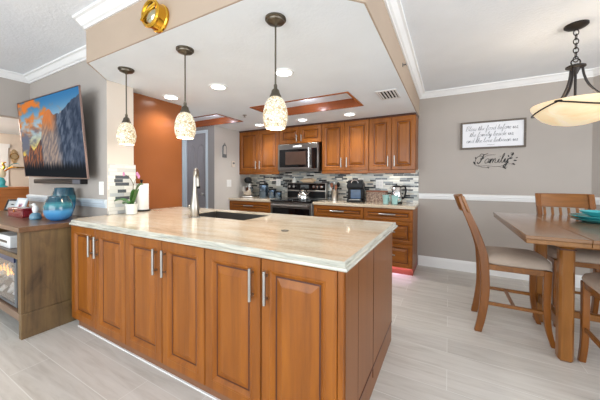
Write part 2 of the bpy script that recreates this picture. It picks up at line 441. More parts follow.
# swept mouldings along the room side of a path
def sweep(path, prof, name, m):
    P = [Vector(p) for p in path]; n = len(P); nr = []
    for i in range(n-1):
        d = (P[i+1]-P[i]).normalized(); nr.append(Vector((d.y, -d.x)))
    rg = []
    for i in range(n):
        a = nr[max(i-1, 0)]; c = nr[min(i, n-2)]; m_ = (a+c); m_ = m_/(1+a.dot(c))
        rg.append([(P[i].x+m_.x*o, P[i].y+m_.y*o, z) for o, z in prof])
    b = B(); b.rings(rg)
    return b.build(name, m)
crown = [(0, 2.443), (.012, 2.443), (.014, 2.455), (.030, 2.462), (.052, 2.490), (.060, 2.500), (.078, 2.505), (.080, 2.5195), (0, 2.5195)]
struct(sweep([(-4.6, -3.4), (-4.6, WT), (-2.815, WT), (-2.54, 1.09), (-.71, 1.09), (-.39, 1.42), (-.39, YB), (1.442, YB), (2.79, YB-1.348)], crown, 'trim_1', 'trim'), 'white crown moulding', 'trim')
rail = [(0, .982), (.010, .984), (.012, .998), (.018, 1.004), (.018, 1.020), (.026, 1.028), (.026, 1.050), (.016, 1.060), (0, 1.065)]
struct(sweep([(-.388, YB), (1.442, YB), (2.79, YB-1.348)], rail, 'trim_2', 'trim'), 'white chair rail behind the dining table', 'trim')
struct(sweep([(-4.66, WT), (-2.817, WT)], [(o, z-.002) for o, z in rail], 'trim_3', 'trimg'), 'white chair rail under the television', 'trim')
base = [(0, 0), (.016, 0), (.016, .11), (.010, .135), (.004, .146), (0, .146)]
struct(sweep([(-.388, YB), (1.442, YB), (2.79, YB-1.348)], base, 'baseboard_back', 'trim'), 'white baseboard along the dining wall', 'baseboard')
struct(sweep([(-4.66, WT), (-2.817, WT)], base, 'baseboard_left', 'trim'), 'white baseboard under the television', 'baseboard')

# ------------------------------------------------------------------ cabinet building blocks
def panel_door(name, x0, z0, x1, z1, yf, parent, th=.02, fr=.062, m='wz', raise_=True):
    """raised panel door facing -y, front frame plane at yf"""
    w_, h_ = x1-x0, z1-z0; fr = min(fr, w_*.26, h_*.26)
    def ring(ins, y): return [(x0+ins, y, z0+ins), (x1-ins, y, z0+ins), (x1-ins, y, z1-ins), (x0+ins, y, z1-ins)]
    f2 = fr+.016; f3 = fr+.024; f4 = fr+min(.056, w_*.16, h_*.16)
    R = [ring(0, yf+th), ring(0, yf+.004), ring(.004, yf), ring(fr-.012, yf), ring(fr-.008, yf-.003), ring(fr, yf-.001), ring(f2, yf+.014), ring(f3, yf+.014), ring(f4, yf+.001), ring(f4+.004, yf-.001)]
    b = B(); L = [[b.bm.verts.new(p) for p in r] for r in R]
    for k, (a, c) in enumerate(zip(L, L[1:])):
        b.mi = 1 if k in (6,) else 0
        for i in range(4):
            j = (i+1) % 4; b._f((a[i], a[j], c[j], c[i]))
    b.mi = 0; b._f(L[0][::-1]); b._f(L[-1])
    return b.build(name, [m, 'glaze'], parent)
def bar_handle(parent, x, y, z, length, vertical=True, r=.0085):
    b = B(); h = length/2
    if vertical:
        b.lathe([(r, -h), (r, h)], (x, y-.027, z), 12)
        for s in (-1, 1): b.lathe([(r*.8, 0), (r*.8, -.027)], (x, y, z+s*h*.68), 10, 'y')
    else:
        b.lathe([(r, -h), (r, h)], (x, y-.027, z), 12, 'x')
        for s in (-1, 1): b.lathe([(r*.8, 0), (r*.8, -.027)], (x+s*h*.68, y, z), 10, 'y')
    return b.build('handle', 'nickel', parent, smooth=True)

# ------------------------------------------------------------------ peninsula
pen = [(-2.80, -2.40, -1.995), (-1.995, -1.588, -1.205), (-1.205, -.812, -.41)]
plab = ['cherry peninsula base cabinet nearest the weathered fireplace console', 'cherry peninsula base cabinet in the middle of the three', 'cherry peninsula base cabinet at the open right corner of the counter']
G = 'base cabinets along the peninsula front'
for k, (xa, xm, xb) in enumerate(pen):
    t = thing('peninsula_cabinet', plab[k], 'cabinet', ((xa+xb)/2, 1.10, 0), 0, G); ox = (xa+xb)/2
    xe = xb if k < 2 else -.385
    bx(xa-ox+.0005, 0, .078, xe-ox-.0005, .19, .879).build('body', 'wz', t)
    bx(xa-ox+.0005+(.03 if k == 0 else 0), .02, 0, xe-ox-.0005-(.02 if k == 2 else 0), .19, .078).build('toe_kick', 'kick', t)
    bx(xa-ox+.0005+(.03 if k == 0 else 0), .010, 0, xe-ox-.0005, .0195, .007).build('caulk_strip', 'trim', t)
    g = .003
    for (p, q, hx) in ((xa, xm, xm-.048), (xm, xb, xm+.040)):
        dr = panel_door('door', p-ox+g, .082, q-ox-g, .866, -.021, t)
        bar_handle(dr, hx-ox, -.021, .733, .165)
    if k == 2:
        bx(xb-ox, -.012, .078, xe-ox-.0005, 0, .879).build('corner_stile', 'wz', t)
b = thing('sink_cabinet', 'cherry cabinet with plain end panel behind the peninsula doors', 'cabinet', (-1.6, 1.75, 0))
bx(-1.19, -.457, .08, 1.2145, .44, .64).build('body', 'panel', b)
bx(-1.19, -.457, .001, 1.19, .40, .079).build('toe_kick', 'kick', b)
bx(1.2151, -.457, .16, 1.2185, -.155, .879).build('filler_panel', 'panel', b, .002)
bx(1.2151, -.15, .16, 1.2195, .44, .879).build('side_panel', 'panel', b, .002)
bx(1.2146, -.154, .09, 1.2200, -.151, .879).build('seam', 'glaze', b)
bx(1.2146, -.651+.01, .09, 1.2190, -.4575, .879).build('front_side_panel', 'panel', b, .001)
bx(1.2191, -.4590, .09, 1.2200, -.4560, .879).build('seam', 'glaze', b)
bx(1.2146, -.457, .148, 1.2215, .44, .160).build('base_moulding', 'glaze', b, .002)
bx(1.2146, -.457, .004, 1.2165, .44, .148).build('base_panel', 'panel', b)
# peninsula worktop with sink cut-out
out = [(-2.72, 1.035), (-.352, 1.035), (-.352, 2.262), (-2.945, 2.262), (-2.945, 1.612), (-2.8105, 1.612), (-2.8105, 1.368), (-2.8105, 1.115)]
def inset(P, d):
    Q = []; n = len(P)
    for i in range(n):
        a, c, e = Vector(P[i-1]), Vector(P[i]), Vector(P[(i+1) % n])
        u1 = (c-a).normalized(); u2 = (e-c).normalized(); n1 = Vector((-u1.y, u1.x)); n2 = Vector((-u2.y, u2.x))
        m_ = (n1+n2)/(1+n1.dot(n2)); Q.append(tuple(c+m_*d))
    return Q
hole = [(-2.22, 1.725), (-1.47, 1.725), (-1.47, 2.15), (-2.22, 2.15)]
b = B(); bm = b.bm
prof = [(.012, .880), (.002, .883), (0, .889), (.002, .896), (.010, .899), (.012, .903), (.012, .912), (.015, .918), (.020, .920)]
rg = [[bm.verts.new((x, y, z)) for x, y in inset(out, d)] for d, z in prof]
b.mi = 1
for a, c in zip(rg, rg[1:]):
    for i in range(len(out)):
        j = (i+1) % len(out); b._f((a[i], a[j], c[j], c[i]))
b.mi = 0
ht = [bm.verts.new((x, y, .920)) for x, y in hole]; hb = [bm.verts.new((x, y, .880)) for x, y in hole]
for i in range(4): b._f((ht[i], hb[i], hb[(i+1) % 4], ht[(i+1) % 4]))
for lo, hh in ((rg[-1], ht), (rg[0], hb)):
    es = []
    for L in (lo, hh):
        for i in range(len(L)):
            e = bm.edges.get((L[i], L[(i+1) % len(L)])) or bm.edges.new((L[i], L[(i+1) % len(L)])); es.append(e)
    bmesh.ops.triangle_fill(bm, use_beauty=True, use_dissolve=False, edges=es)
o = b.build('peninsula_countertop', ['stone', 'edge_sheen'], None)
tag(o, 'large cream stone countertop on the peninsula with an undermount sink opening', 'countertop')
t = thing('kitchen_sink', 'dark undermount sink set into the peninsula countertop', 'sink', (-1.845, 1.9375, .66))
b = B(); hx, hy = .377, .2145
def rr(x, y, z): return [(-x, -y, z), (x, -y, z), (x, y, z), (-x, y, z)]
b.rings([rr(hx-.003, hy-.003, .249), rr(hx-.01, hy-.01, .02), rr(hx-.03, hy-.03, .006), rr(.05, .05, .0)], cap0=False)
b.build('basin', 'sink', t)
B().lathe([(.045, .004), (.04, .008), (.02, .004), (.001, .003)], (0, 0, 0), 20).build('drain', 'steel', t, smooth=True)
# faucet
t = thing('kitchen_faucet', 'tall brushed nickel pull-down faucet standing by the sink', 'faucet', (-1.965, 1.655, .92))
B().lathe([(.048, 0), (.048, .004), (.040, .008), (.030, .010)], n=28, sx=1.15, sy=.95).build('base_plate', 'brush', t, smooth=True)
B().lathe([(.030, .008), (.033, .03), (.038, .07), (.038, .10), (.030, .15), (.022, .20), (.017, .26), (.015, .30)], n=24).build('body', 'brush', t, smooth=True)
ux, uy = -.66, .75                      # the spout swings out over the sink
pts = [(0, 0, .30)]+[(ux*.085*(1-math.cos(a)), uy*.085*(1-math.cos(a)), .345+.080*math.sin(a)) for a in [PI*i/14 for i in range(15)]]
B().tube(pts, .0150, 14).build('spout', 'brush', t, smooth=True)
B().tube([(ux*.17, uy*.17, .345), (ux*.172, uy*.172, .315), (ux*.174, uy*.174, .27)], [.0155, .018, .021], 14).build('spray_head', 'brush', t, smooth=True)
B().lathe([(.020, 0), (.022, .02), (.015, .022)], (ux*.174, uy*.174, .25), 14).build('nozzle', 'black', t, smooth=True)
B().tube([(-.03, -.01, .075), (-.052, -.014, .085), (-.060, -.016, .105)], [.014, .012, .008], 10).build('lever', 'brush', t, smooth=True)
o = B().lathe([(.024, 0), (.024, .004), (.020, .006), (.012, .007), (.010, .0055), (.001, .0055)], (-.933, 1.50, .92), 24).build('air_switch_button', 'bronze', smooth=True)
tag(o, 'small round metal button set in the cream peninsula countertop', 'button')
# peninsula top ornaments: orchid and paper towel
t = thing('potted_orchid', 'small orchid with broad green leaves in a white pot on the counter', 'plant', (-2.655, 1.50, .92))
B().lathe([(.034, 0), (.046, .004), (.050, .085), (.053, .09), (.053, .102), (.047, .102), (.046, .07), (.001, .068)], n=28).build('pot', 'pot', t, smooth=True)
def leaf(b, az, L, wd, lift, droop, base=(0, 0, .085)):
    rg = []; n = 9
    for i in range(n):
        s = i/(n-1); x = L*s; z = lift*math.sin(min(1, s*1.2)*PI/2)-droop*s*s
        ww = max(.004, wd*math.sin(PI*min(1, .12+.86*s))**.7*(1 if s < .98 else .3))
        row = []
        for k in range(5):
            q = (k-2)/2; yy = q*ww; zz = z+abs(q)*ww*.35
            row.append((base[0]+x*math.cos(az)-yy*math.sin(az), base[1]+x*math.sin(az)+yy*math.cos(az), base[2]+zz))
        rg.append(row)
    th = .003; L0 = [[b.bm.verts.new(p) for p in r] for r in rg]; L1 = [[b.bm.verts.new((p[0], p[1], p[2]-th)) for p in r] for r in rg]
    for A, sgn in ((L0, 1), (L1, -1)):
        for a, c in zip(A, A[1:]):
            for i in range(4): b._f((a[i], a[i+1], c[i+1], c[i]) if sgn > 0 else (a[i], c[i], c[i+1], a[i+1]))
    for i in range(n-1):
        b._f((L0[i][0], L0[i+1][0], L1[i+1][0], L1[i][0])); b._f((L0[i][4], L1[i][4], L1[i+1][4], L0[i+1][4]))
    for i in range(4): b._f((L0[0][i], L1[0][i], L1[0][i+1], L0[0][i+1])); b._f((L0[-1][i], L0[-1][i+1], L1[-1][i+1], L1[-1][i]))
for az, L, wd, lf, dr in ((.9, .10, .058, .20, .0), (3.7, .16, .040, .07, .03), (3.2, .13, .036, .04, .03), (.2, .08, .04, .16, .02), (5.4, .07, .03, .06, .03)):
    b = B(); leaf(b, az, L, wd, lf, dr); b.build('leaf', 'leaf', t, smooth=True)
B().tube(catmull([(0, .01, .08), (-.02, .02, .18), (-.01, .02, .29), (-.05, .0, .36), (-.09, -.02, .38)]), .0028, 6).build('flower_stem', 'stem', t, smooth=True)
B().tube(catmull([(-.01, .02, .27), (.03, .02, .33), (.07, .03, .36)]), .0022, 6).build('flower_stem', 'stem', t, smooth=True)
for (x, y, z) in ((.07, .03, .36), (.055, .025, .385), (-.09, -.02, .385)):
    b = B()
    for k in range(5):
        a = 2*PI*k/5; b.lathe([(.001, -.012), (.008, -.006), (.009, .004), (.001, .012)], (x+.011*math.cos(a), y-.002, z+.011*math.sin(a)), 8, 'z', 1, .4)
    b.build('blossom', 'petal', t, smooth=True)
t = thing('paper_towel_holder', 'white paper towel roll on a black stand against the orange wall', 'paper towel', (-2.86, 1.72, .92))
B().lathe([(.085, 0), (.085, .010), (.078, .014), (.001, .014)], n=32).build('base', 'black', t, smooth=True)
B().lathe([(.02, .016), (.066, .016), (.067, .02), (.067, .285), (.066, .289), (.02, .289)], n=36).build('paper_roll', 'paper', t, smooth=True)
B().lathe([(.008, .01), (.008, .305), (.014, .312), (.014, .325), (.001, .332)], n=14).build('spindle', 'black', t, smooth=True)
def wall_plate(name, label, cat, c, wdt, hgt, nrm, n_slots=1, toggles=True):
    """plate centred at c with outward normal nrm ('-y' or '+x')"""
    t = thing(name, label, cat, c, 0 if nrm == '-y' else PI/2)
    bx(-wdt/2, -.006, -hgt/2, wdt/2, 0, hgt/2).build('plate', 'white', t, .002)
    for k in range(n_slots):
        xx = (k-(n_slots-1)/2)*.046
        if toggles: bx(xx-.016, -.011, -.034, xx+.016, -.0062, .034).build('rocker', 'white', t, .002)
        else:
            for s in (-1, 1): B().lathe([(.017, -.0062), (.017, -.009), (.001, -.009)], (xx, 0, s*.022), 16, 'y').build('socket', 'vent', t)
    return t
wall_plate('light_switch', 'white light switch on the wall right of the television', 'switch', (-2.91, WT-.0005, 1.168), .078, .127, '-y')

# ------------------------------------------------------------------ back kitchen: base cabinets
def base_cab(label, xa, xb, drawers, doors):
    ox = (xa+xb)/2
    t = thing('base_cabinet', label, 'cabinet', (ox, 3.765, 0), 0, 'base cabinets along the back wall')
    bx(xa-ox+.0005, 0, .10, xb-ox-.0005, .59, .879).build('body', 'wz', t)
    bx(xa-ox+.0005, .055, 0, xb-ox-.0005, .59, .0995).build('toe_kick', 'kickred', t)
    for z0, z1 in drawers:
        dd = panel_door('drawer', xa-ox+.004, z0, xb-ox-.004, z1, -.021, t, fr=.04, m='wx')
        bar_handle(dd, 0, -.021, (z0+z1)/2+.008, .215, False)
    if doors:
        dw = (xb-xa)/doors
        for k in range(doors):
            dd = panel_door('door', xa-ox+k*dw+.004, .105, xa-ox+(k+1)*dw-.004, drawers[-1][0]-.006, -.021, t)
            bar_handle(dd, xa-ox+(k+1)*dw-.05 if k == 0 else xa-ox+k*dw+.05, -.021, drawers[-1][0]-.13, .14)
    return t
base_cab('cherry base cabinet with a drawer left of the range', -3.53, -2.605, [(.715, .868)], 2)
base_cab('cherry base cabinet with one wide drawer right of the range', -1.815, -1.042, [(.715, .868)], 2)
base_cab('cherry base cabinet with three drawers at the open right end', -1.04, -.40, [(.715, .868), (.42, .71), (.105, .415)], 0)
def ctop(label, x0, x1, poly=None):
    b = B().box(x0, 3.715, .8795, x1, YB-.0125, .92)
    o = b.build('back_countertop', 'stone', bevel=.008, seg=3); tag(o, label, 'countertop', 'stone counters along the back wall')
ctop('cream stone countertop left of the range', -3.529, -2.602); ctop('cream stone countertop right of the range under the coffee things', -1.818, -.375)
o = bx(-1.8, 3.786, .0950, -.42, 3.804, .0992).build('led_strip', 'led'); tag(o, 'pinkish led strip glowing in the toe space of the right base cabinets', 'light')

# range
t = thing('kitchen_range', 'stainless steel range with a black glass cooktop under the microwave', 'range', (-2.21, 3.75, 0))
bx(-.388, .0, .09, .388, .58, .90).build('body', 'steel_d', t, .004)
bx(-.38, .05, .0, .38, .58, .0895).build('toe_kick', 'black', t)
dr = bx(-.384, -.035, .245, .384, -.0005, .880).build('oven_door', 'steel_d', t, .006)
bx(-.345, -.038, .33, .345, -.0355, .800).build('oven_window', 'blackgl', dr, .002)
b = B().lathe([(.012, -.335), (.012, .335)], (0, -.09, .850), 14, 'x')
for s in (-1, 1): b.box(s*.31-.012, -.09, .840, s*.31+.012, -.0355, .860)
b.build('oven_handle', 'nickel', dr, smooth=True)
bx(-.384, -.03, .10, .384, -.0005, .238).build('warming_drawer', 'steel', t, .006)
bx(-.388, -.04, .9005, .388, .53, .925).build('cooktop', 'blackgl', t, .005)
for (x, y, r) in ((-.19, .12, .10), (.19, .12, .085), (-.19, .37, .08), (.19, .37, .10)):
    B().torus((x, y, .9256), r, .0012, 'z', 32, 4).build('burner_ring', 'slate', t)
cp = bx(-.386, .50, .9255, .386, .585, 1.205).build('backguard', 'steel', t, .006)
bx(-.372, .492, 1.075, .372, .4995, 1.195).build('control_panel', 'blackgl', cp, .002)
bx(-.372, .492, .94, .372, .4995, 1.052).build('lower_panel', 'black', cp, .002)
for x in (-.315, -.225, -.04, .165, .235, .315):
    if x != -.04: B().lathe([(.026, .4915), (.026, .478), (.021, .462), (.001, .461)], (x, 0, 1.135), 18, 'y').build('knob', 'chrome', cp, smooth=True)
bx(-.10, .4895, 1.105, .06, .4918, 1.165).build('display', 'slate', cp)
o = B().lathe([(.001, -.15), (.017, -.148), (.017, -.105), (.036, -.10), (.038, .10), (.017, .105), (.017, .148), (.001, .15)], (-2.19, 4.292, 1.2437), 20, 'x')
o = o.build('rolling_pin', wood('pale_maple', rgb(196, 160, 120), rgb(216, 186, 150), rgb(228, 202, 170), 0, .5, 0), smooth=True)
tag(o, 'pale wooden rolling pin lying on top of the range backguard', 'rolling pin')
o = B().lathe([(.04, 0), (.042, .004), (.044, .05), (.03, .075), (.012, .085), (.012, .095), (.001, .10)], (-2.47, 4.295, 1.206), 20).build('sugar_jar', 'pot', smooth=True)
tag(o, 'small pale jar standing on the left end of the range backguard', 'jar')
t = thing('tea_kettle', 'shiny steel kettle with arched handle on the cooktop', 'kettle', (-2.13, 4.0, .9255), -.3)
B().lathe([(.085, 0), (.098, .01), (.102, .05), (.085, .10), (.05, .132), (.03, .14)], n=28).build('body', 'chrome', t, smooth=True)
B().lathe([(.032, .138), (.03, .146), (.008, .150), (.012, .166), (.001, .172)], n=18).build('lid', 'chrome', t, smooth=True)
B().tube([(.085, 0, .07), (.12, 0, .10), (.14, 0, .125)], [.02, .014, .011], 12).build('spout', 'chrome', t, smooth=True)
B().torus((0, 0, .12), .085, .008, 'y', 20, 8, .15, PI-.15).build('handle', 'black', t, smooth=True)

# ------------------------------------------------------------------ wall cabinets and microwave
def upper(label, xa, xb, z0, z1, name='wall_cabinet', rail_=True):
    ox = (xa+xb)/2; xm = 0
    t = thing(name, label, 'cabinet', (ox, 4.03, 0), 0, 'wall cabinets over the back counter')
    bx(xa-ox+.0005, 0, z0, xb-ox-.0005, .317, z1).build('body', 'wz', t)
    for k, (p, q) in enumerate(((xa-ox+.004, -.002), (.002, xb-ox-.004))):
        dd = panel_door('door', p, z0+.004, q, z1-.014, -.021, t, fr=.058)
        hz = z0+.125 if z1-z0 > .5 else z0+.085
        bar_handle(dd, -.045 if k == 0 else .045, -.021, hz, .15 if z1-z0 > .5 else .11)
    if rail_:
        bx(xa-ox+.0005, -.019, z0-.047, xb-ox-.0005, 0, z0-.0005).build('light_rail', 'wx', t, .004)
    bx(xa-ox+.0005, -.026, z1-.012, xb-ox-.0005, .317, z1+.012).build('top_moulding', 'glaze', t, .004)
    return t
upper('cherry wall cabinet with two doors left of the microwave', -3.527, -2.62, 1.40, 2.165)
upper('short cherry wall cabinet with two doors above the microwave', -2.618, -1.802, 1.87, 2.165, rail_=False)
upper('cherry wall cabinet with two doors next to the microwave on its right', -1.80, -1.042, 1.40, 2.165)
upper('cherry wall cabinet with two doors at the right end by the taupe wall', -1.04, -.40, 1.40, 2.165)
t = thing('microwave', 'stainless steel over-the-range microwave hanging below the short cabinet', 'microwave', (-2.21, 3.95, 1.41))
bx(-.385, .0, .0, .385, .395, .449).build('body', 'steel_d', t, .004)
dr = bx(-.380, -.022, .012, .380, -.0005, .442).build('door', 'steel_d', t, .006)
bx(-.345, -.025, .055, .215, -.0225, .355).build('window', 'blackgl', dr, .003)
bx(-.225, -.0275, .095, .165, -.0252, .315).build('inner_window', plain('smoked_glass', rgb(74, 56, 48), .15), dr, .002)
bx(.26, -.025, .03, .365, -.0225, .36).build('control_strip', 'blackgl', dr, .002)
b = B().lathe([(.012, -.16), (.012, .16)], (.236, -.062, .205), 14)
for s in (-1, 1): b.box(.228, -.062, .205+s*.135-.01, .244, -.0225, .205+s*.135+.01)
b.build('handle', 'chrome', dr, smooth=True)
bx(-.08, -.0245, .385, .08, -.0225, .415).build('badge', 'white', dr, .002)
bx(-.375, .02, -.012, .375, .36, -.0005).build('vent_grille', 'steel_d', t)
for k, (x, lab) in enumerate(((-3.05, 'round warm puck light under the left wall cabinet'), (-1.42, 'round warm puck light under the wall cabinet above the coffee maker'), (-.72, 'round warm puck light under the rightmost wall cabinet'))):
    o = B().lathe([(.03, 0), (.032, .006), (.03, .012)], (x, 4.20, 1.387), 18).build('puck_light', 'puck', smooth=True)
    tag(o, lab, 'light', 'puck lights under the wall cabinets')

# ------------------------------------------------------------------ things on the back counter
CT = .92
t = thing('stand_mixer', 'silver stand mixer with steel bowl at the left end of the back counter', 'mixer', (-3.34, 4.05, CT), .55)
b = B(); b.prism([(-.10, -.09), (.10, -.09), (.12, -.04), (.12, .14), (.08, .18), (-.08, .18), (-.12, .14), (-.12, -.04)], 0, .035); b.build('base', 'steel', t, .012)
B().ribbon([(.0, .03), (.0, .18), (.0, .27)], [.055, .042, .05], .09, .17).build('column', 'steel', t, .015)
B().lathe([(.02, -.18), (.052, -.165), (.062, -.10), (.060, .05), (.048, .16), (.02, .19)], (0, .02, .325), 20, 'y', 1, 1).build('motor_head', 'black', t, smooth=True)
B().lathe([(.05, .036), (.062, .04), (.095, .09), (.108, .16), (.112, .205), (.106, .205), (.10, .16), (.06, .06), (.001, .055)], (0, -.07, 0), 26).build('bowl', 'chrome', t, smooth=True)
B().tube([(0, -.07, .27), (0, -.07, .19)], [.02, .012], 10).build('beater_shaft', 'steel', t, smooth=True)
def canister(x, y, r, h, label, m='bluecan'):
    t = thing('canister', label, 'canister', (x, y, CT), 0, 'canisters left of the range')
    B().lathe([(r-.004, 0), (r, .005), (r, h-.03)], n=26).build('body', m, t, smooth=True)
    B().lathe([(r+.003, h-.0295), (r+.003, h-.004), (r-.006, h), (.001, h)], n=26).build('lid', 'black', t, smooth=True)
canister(-3.05, 4.15, .085, .262, 'tallest dark steel canister beside the stand mixer')
canister(-2.845, 4.14, .070, .175, 'medium dark steel canister in the middle of the three')
canister(-2.685, 4.10, .058, .135, 'smallest dark steel canister next to the range')
t = thing('utensil_crock', 'steel crock full of cooking utensils right of the range', 'utensil holder', (-1.62, 4.13, CT), 0)
B().lathe([(.055, 0), (.06, .005), (.058, .16), (.062, .165), (.055, .165), (.054, .02), (.001, .02)], n=24).build('crock', 'steel', t, smooth=True)
for k, (dx, dy, h, m, r) in enumerate(((-.05, 0, .27, 'wood_u', .026), (.05, .01, .28, 'black', .03), (0, -.03, .31, 'nickel', .022), (-.02, .03, .25, 'black', .024), (.03, -.03, .24, 'terra', .02), (-.07, .02, .23, 'white', .02))):
    mm = 'terra' if m == 'wood_u' else m
    b = B().tube([(dx*.3, dy*.3, .03), (dx, dy, h-.05)], .006, 8)
    b.lathe([(.002, -.045), (r*.8, -.03), (r, 0), (r*.7, .03), (.002, .04)], (dx*1.1, dy*1.1, h-.02), 12, 'z', 1, .4)
    b.build('utensil', mm, t, smooth=True)
t = thing('coffee_maker', 'black pod coffee maker with a blue water tank on the back counter', 'coffee maker', (-1.245, 4.05, CT), .15)
b = B(); b.prism([(-.12, -.13), (.12, -.13), (.125, .13), (-.125, .13)], 0, .035); b.build('base', 'black', t, .01)
bx(-.122, -.02, .0355, .122, .13, .30).build('tower', 'black', t, .02)
b = B(); b.rings([[(-.115, -.12, .20), (.115, -.12, .20), (.12, .0, .20), (-.12, .0, .20)], [(-.12, -.13, .25), (.12, -.13, .25), (.122, 0, .25), (-.122, 0, .25)], [(-.10, -.11, .33), (.10, -.11, .33), (.11, 0, .34), (-.11, 0, .34)]])
b.build('brew_head', 'black', t, .012)
B().torus((0, -.125, .285), .05, .008, 'y', 16, 8, .1, PI-.1).build('handle', 'chrome', t, smooth=True)
bx(-.075, -.030, .05, .075, -.0205, .19).build('front_plate', plain('navy_plate', rgb(56, 84, 118), .25), t, .006)
bx(-.085, -.12, .0355, .085, -.03, .045).build('drip_tray', 'steel', t, .003)
t = thing('spice_box', 'low speckled brown box behind the mugs on the back counter', 'box', (-.965, 4.22, CT))
bx(-.15, -.06, 0, .15, .06, .155).build('body', 'granite', t, .004); bx(-.155, -.065, .1555, .155, .065, .172).build('lid', 'terra', t, .004)
def mug(x, y, rz, label):
    t = thing('mug', label, 'mug', (x, y, CT), rz, 'mint mugs on the back counter')
    B().lathe([(.030, 0), (.036, .004), (.046, .11), (.048, .125), (.044, .125), (.038, .012), (.001, .010)], n=24).build('cup', 'mugs', t, smooth=True)
    B().torus((.044, 0, .065), .028, .006, 'y', 16, 8, -PI/2, PI/2).build('handle', 'mugs', t, smooth=True)
mug(-.775, 3.93, -.5, 'mint green mug standing next to the speckled brown box'); mug(-.652, 3.91, .2, 'mint green mug on the right in front of the electric kettle')
t = thing('electric_kettle', 'glass and steel electric kettle with black handle at the counter end', 'kettle', (-.66, 4.10, CT), .1)
B().lathe([(.075, 0), (.078, .02), (.07, .03)], n=26).build('power_base', 'black', t, smooth=True)
B().lathe([(.070, .031), (.078, .05), (.074, .14), (.058, .235), (.052, .24)], n=26).build('body', 'chrome', t, smooth=True)
B().lathe([(.054, .2405), (.05, .255), (.012, .262), (.012, .275), (.001, .278)], n=22).build('lid', 'black', t, smooth=True)
B().tube(catmull([(.05, 0, .238), (.11, 0, .245), (.125, 0, .18), (.105, 0, .09), (.075, 0, .065)]), .012, 10).build('handle', 'black', t, smooth=True)
B().tube([(-.05, 0, .20), (-.078, 0, .235)], [.022, .012], 10).build('spout', 'chrome', t, smooth=True)
wall_plate('wall_outlet', 'white wall outlet on the backsplash above the canisters', 'outlet', (-2.85, YB-.0125, 1.205), .10, .13, '-y', 1, False)
wall_plate('wall_outlet', 'white double wall outlet on the backsplash behind the coffee maker', 'outlet', (-.955, YB-.0125, 1.195), .115, .13, '-y', 2, False)
# things on the stub wall
wall_plate('light_switch', 'white double light switch on the pale stub wall', 'switch', (-3.5295, 3.735, 1.19), .115, .13, '+x', 2)
t = thing('wall_plaque', 'small grey arched plaque hanging on the pale stub wall', 'plaque', (-3.5295, 3.62, 1.76), PI/2)
arc = [(.05*math.cos(PI*i/12), .065+.06*math.sin(PI*i/12)) for i in range(13)]
b = B(); b.extrude_y([(-.05, -.11), (.05, -.11)]+arc, -.012, 0); b.build('board', 'slate', t, .003)
arc2 = [(.034*math.cos(PI*i/12), .06+.042*math.sin(PI*i/12)) for i in range(13)]
b = B(); b.extrude_y([(-.034, -.05), (.034, -.05)]+arc2, -.015, -.0125); b.build('relief', 'pillar', t)
B().torus((0, -.008, .135), .014, .003, 'y', 14, 6).build('hanging_ring', 'iron', t)
t = thing('thermostat', 'small ivory thermostat on the pale stub wall above the switch', 'thermostat', (-3.5295, 3.84, 1.545), PI/2)
bx(-.04, -.018, -.055, .04, 0, .055).build('housing', 'cream', t, .005); bx(-.025, -.020, 0, .025, -.0185, .03).build('screen', 'slate', t)

# ------------------------------------------------------------------ ceiling fittings
dl = [(-1.255, 1.995, 'recessed ceiling light nearest the right pendant'), (-2.02, 1.99, 'recessed ceiling light between the middle and right pendants'), (-2.745, 1.99, 'recessed ceiling light beside the orange wall'),
      (-1.231, 3.69, 'recessed ceiling light above the coffee maker side'), (-1.98, 3.69, 'recessed ceiling light above the microwave'), (-2.80, 3.69, 'recessed ceiling light above the left wall cabinet')]
for x, y, lab in dl:
    t = thing('ceiling_light', lab, 'ceiling light', (x, y, ZK), 0, 'recessed ceiling lights in the kitchen')
    B().lathe([(.088, -.0005), (.086, -.008), (.070, -.010), (.066, -.004)], n=32, cap0=False, cap1=False).build('trim_ring', 'white', t, smooth=True)
    B().lathe([(.001, -.006), (.067, -.006), (.067, -.0015), (.001, -.0015)], n=28).build('diffuser', 'lamp', t)
    l = bpy.data.lights.new('downlight', 'SPOT'); l.energy = 34; l.color = (1, .97, .92); l.spot_size = 2.3; l.spot_blend = .8; l.shadow_soft_size = .06
    lo = bpy.data.objects.new('downlight_beam', l); C.objects.link(lo); lo.parent = t; lo.location = (0, 0, -.02)
t = thing('ceiling_vent', 'white louvred air vent in the kitchen ceiling near the soffit', 'vent', (-.582, 3.045, ZK))
b = B()
for x0, x1, y0, y1 in ((-.105, -.085, -.165, .165), (.085, .105, -.165, .165), (-.085, .085, -.165, -.14), (-.085, .085, .14, .165)): b.box(x0, y0, -.008, x1, y1, -.0005)
b.build('frame', 'vent', t, .002)
bx(-.085, -.14, -.002, .085, .14, -.0005).build('dark_backing', 'dark', t)  # flat black sheet painting in the shade between the louvres
for k in range(5):
    x = -.068+.034*k
    bx(x-.0085, -.14, -.0080, x+.0085, .14, -.0055).build('louvre', 'vent', t)
t = thing('sprinkler', 'small fire sprinkler head in the kitchen ceiling between the trays', 'sprinkler', (-2.573, 3.04, ZK))
B().lathe([(.03, -.0005), (.028, -.006), (.008, -.008), (.008, -.025), (.016, -.027), (.016, -.031), (.001, -.031)], n=18).build('head', 'steel_d', t, smooth=True)
t = thing('sprinkler', 'small side sprinkler head on the soffit face under the crown', 'sprinkler', (-.3895, 2.70, 2.33))
B().lathe([(.02, 0), (.018, .005), (.007, .007), (.007, .03), (.014, .031), (.014, .034), (.001, .034)], n=16, axis='x').build('head', 'steel_d', t, smooth=True)
